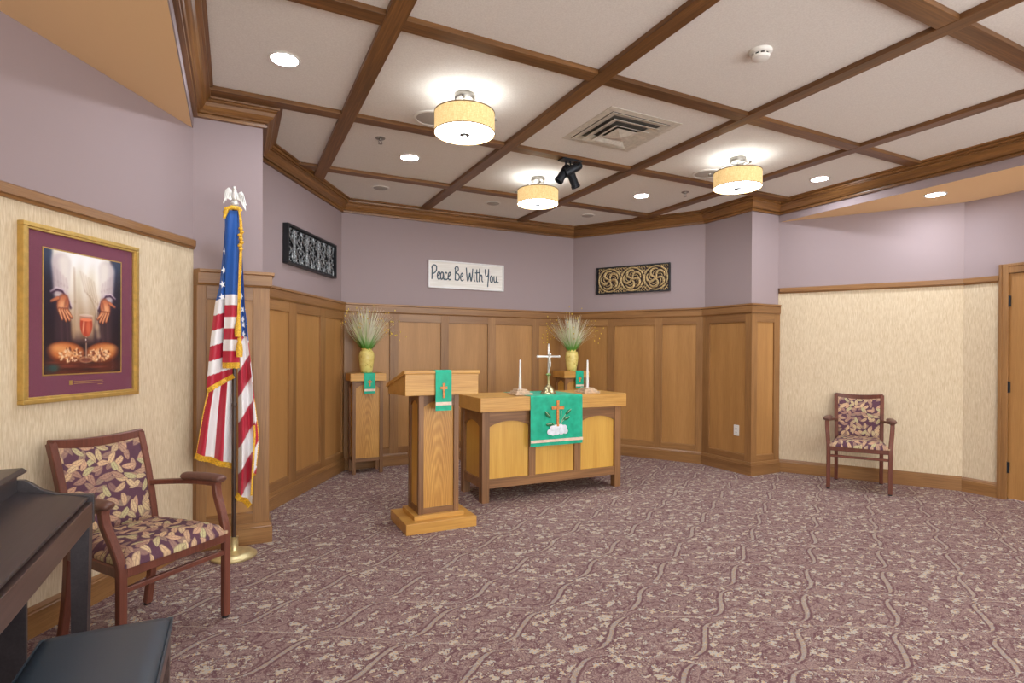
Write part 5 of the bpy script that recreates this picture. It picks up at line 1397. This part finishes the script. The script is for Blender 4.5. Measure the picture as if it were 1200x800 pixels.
# ------------------------------------------------------------------ piano and bench
t = thing('digital_piano', 'dark wooden upright piano with closed lid at the left edge', 'piano', (-0.76, 1.87, 0))
ox, oy = -0.76, 1.87
def B(x0, x1, y0, y1, z0, z1, bev=0.003): return MB().box(x0 - ox, x1 - ox, y0 - oy, y1 - oy, z0, z1, bev)
YE, YS = 2.565, 1.17
obj('key_bed', B(-1.04, -0.478, YS + 0.022, YE - 0.022, 0.700, 0.775), PIANO_B, t)
obj('front_rail', B(-0.502, -0.474, YS + 0.022, YE - 0.022, 0.702, 0.782), PIANO_B, t)
mb = MB(); mb.prism([(p[0] - ox, p[1]) for p in [(-0.488, 0.790), (-0.484, 0.797), (-0.488, 0.803), (-0.70, 0.842), (-0.70, 0.828)]], 'y', YS + 0.024 - oy, YE - 0.024 - oy, bev=0.002); obj('sloped_lid', mb, PIANO, t)
for y0 in (YE - 0.022, YS):
    mb = MB(); pts = [(-1.05, 0.70), (-0.472, 0.70), (-0.470, 0.802), (-0.474, 0.808), (-0.52, 0.812), (-0.58, 0.822), (-0.625, 0.842), (-0.655, 0.868), (-0.672, 0.880), (-0.69, 0.882), (-1.05, 0.882)]
    mb.prism([(x - ox, z) for x, z in pts], 'y', y0 - oy, y0 + 0.022 - oy, bev=0.002); obj('end_cheek', mb, PIANO, t)
    obj('side_panel', B(-1.05, -0.668, y0, y0 + 0.022, 0.0, 0.72), PIANO, t)
obj('upper_case', B(-1.05, -0.692, YS + 0.022, YE - 0.022, 0.775, 0.902), PIANO, t)
mb = MB(); mb.prism([(p[0] - ox, p[1]) for p in [(-1.06, 0.900), (-0.686, 0.900), (-0.668, 0.908), (-0.668, 0.914), (-0.680, 0.924), (-1.06, 0.924)]], 'y', YS - 0.012 - oy, YE - 0.010 - oy, bev=0.002); obj('top_board', mb, PIANO, t)
obj('modesty_panel', B(-1.03, -1.005, YS + 0.022, YE - 0.022, 0.10, 0.70), PIANO, t)
for y0 in (YE - 0.068, YS + 0.01):
    mb = MB(); mb.sweep([(-0.504 - ox, y0 + 0.03 - oy, 0.702), (-0.510 - ox, y0 + 0.03 - oy, 0.0)], [(-0.028, -0.028), (0.028, -0.028), (0.028, 0.028), (-0.028, 0.028)], up=(0, 1, 0), scale=[1.0, 0.72]); obj('leg', mb, PIANO, t)
    obj('foot_bar', B(-1.02, -0.49, y0 + 0.012, y0 + 0.05, 0.0, 0.04), PIANO, t)

t = thing('piano_bench', 'black leather topped piano bench in the bottom left corner', 'bench', (-0.348, 1.715, 0))
mb = MB(); n, m_ = 14, 24; vs = []
hx_, hyy = 0.168, 0.378
for j in range(m_ + 1):
    for i in range(n + 1):
        u_, v_ = i / n, j / m_; e = min(1, 9 * min(u_, 1 - u_), 18 * min(v_, 1 - v_)); vs.append(((u_ * 2 - 1) * hx_, (v_ * 2 - 1) * hyy, 0.478 + 0.022 * (e * (2 - e)) ** 0.7 + 0.006 * math.sin(PI * u_) * math.sin(PI * v_)))
N = len(vs); vs += [(x, y, 0.455) for x, y, z in vs]; F = []
for j in range(m_):
    for i in range(n):
        a = j * (n + 1) + i; F.append((a, a + 1, a + n + 2, a + n + 1)); F.append((N + a + n + 1, N + a + n + 2, N + a + 1, N + a))
for i in range(n):
    for j in (0, m_):
        a = j * (n + 1) + i; F.append((a, a + 1, N + a + 1, N + a))
for j in range(m_):
    for i in (0, n):
        a = j * (n + 1) + i; F.append((a, a + n + 1, N + a + n + 1, N + a))
mb.poly(vs, F); obj('leather_cushion', mb, LEATHER, t, 60)
mb = MB(); mb.tube([(-hx_, -hyy, 0.480), (hx_, -hyy, 0.480), (hx_, hyy, 0.480), (-hx_, hyy, 0.480)], 0.004, 6, closed=True); obj('piping', mb, LEATHER, t)
mb = MB(); mb.box(-hx_ + 0.004, hx_ - 0.004, -hyy + 0.004, hyy - 0.004, 0.390, 0.458, 0.004); obj('bench_frame', mb, PIANO_B, t)
for sx in (-1, 1):
    for sy in (-1, 1):
        mb = MB(); xa, ya = sx * (hx_ - 0.026), sy * (hyy - 0.026)
        mb.sweep([(xa, ya, 0.40), (xa, ya, 0.0)], [(-0.021, -0.021), (0.021, -0.021), (0.021, 0.021), (-0.021, 0.021)], up=(0, 1, 0), scale=[1, 0.8]); obj('leg', mb, PIANO_B, t)
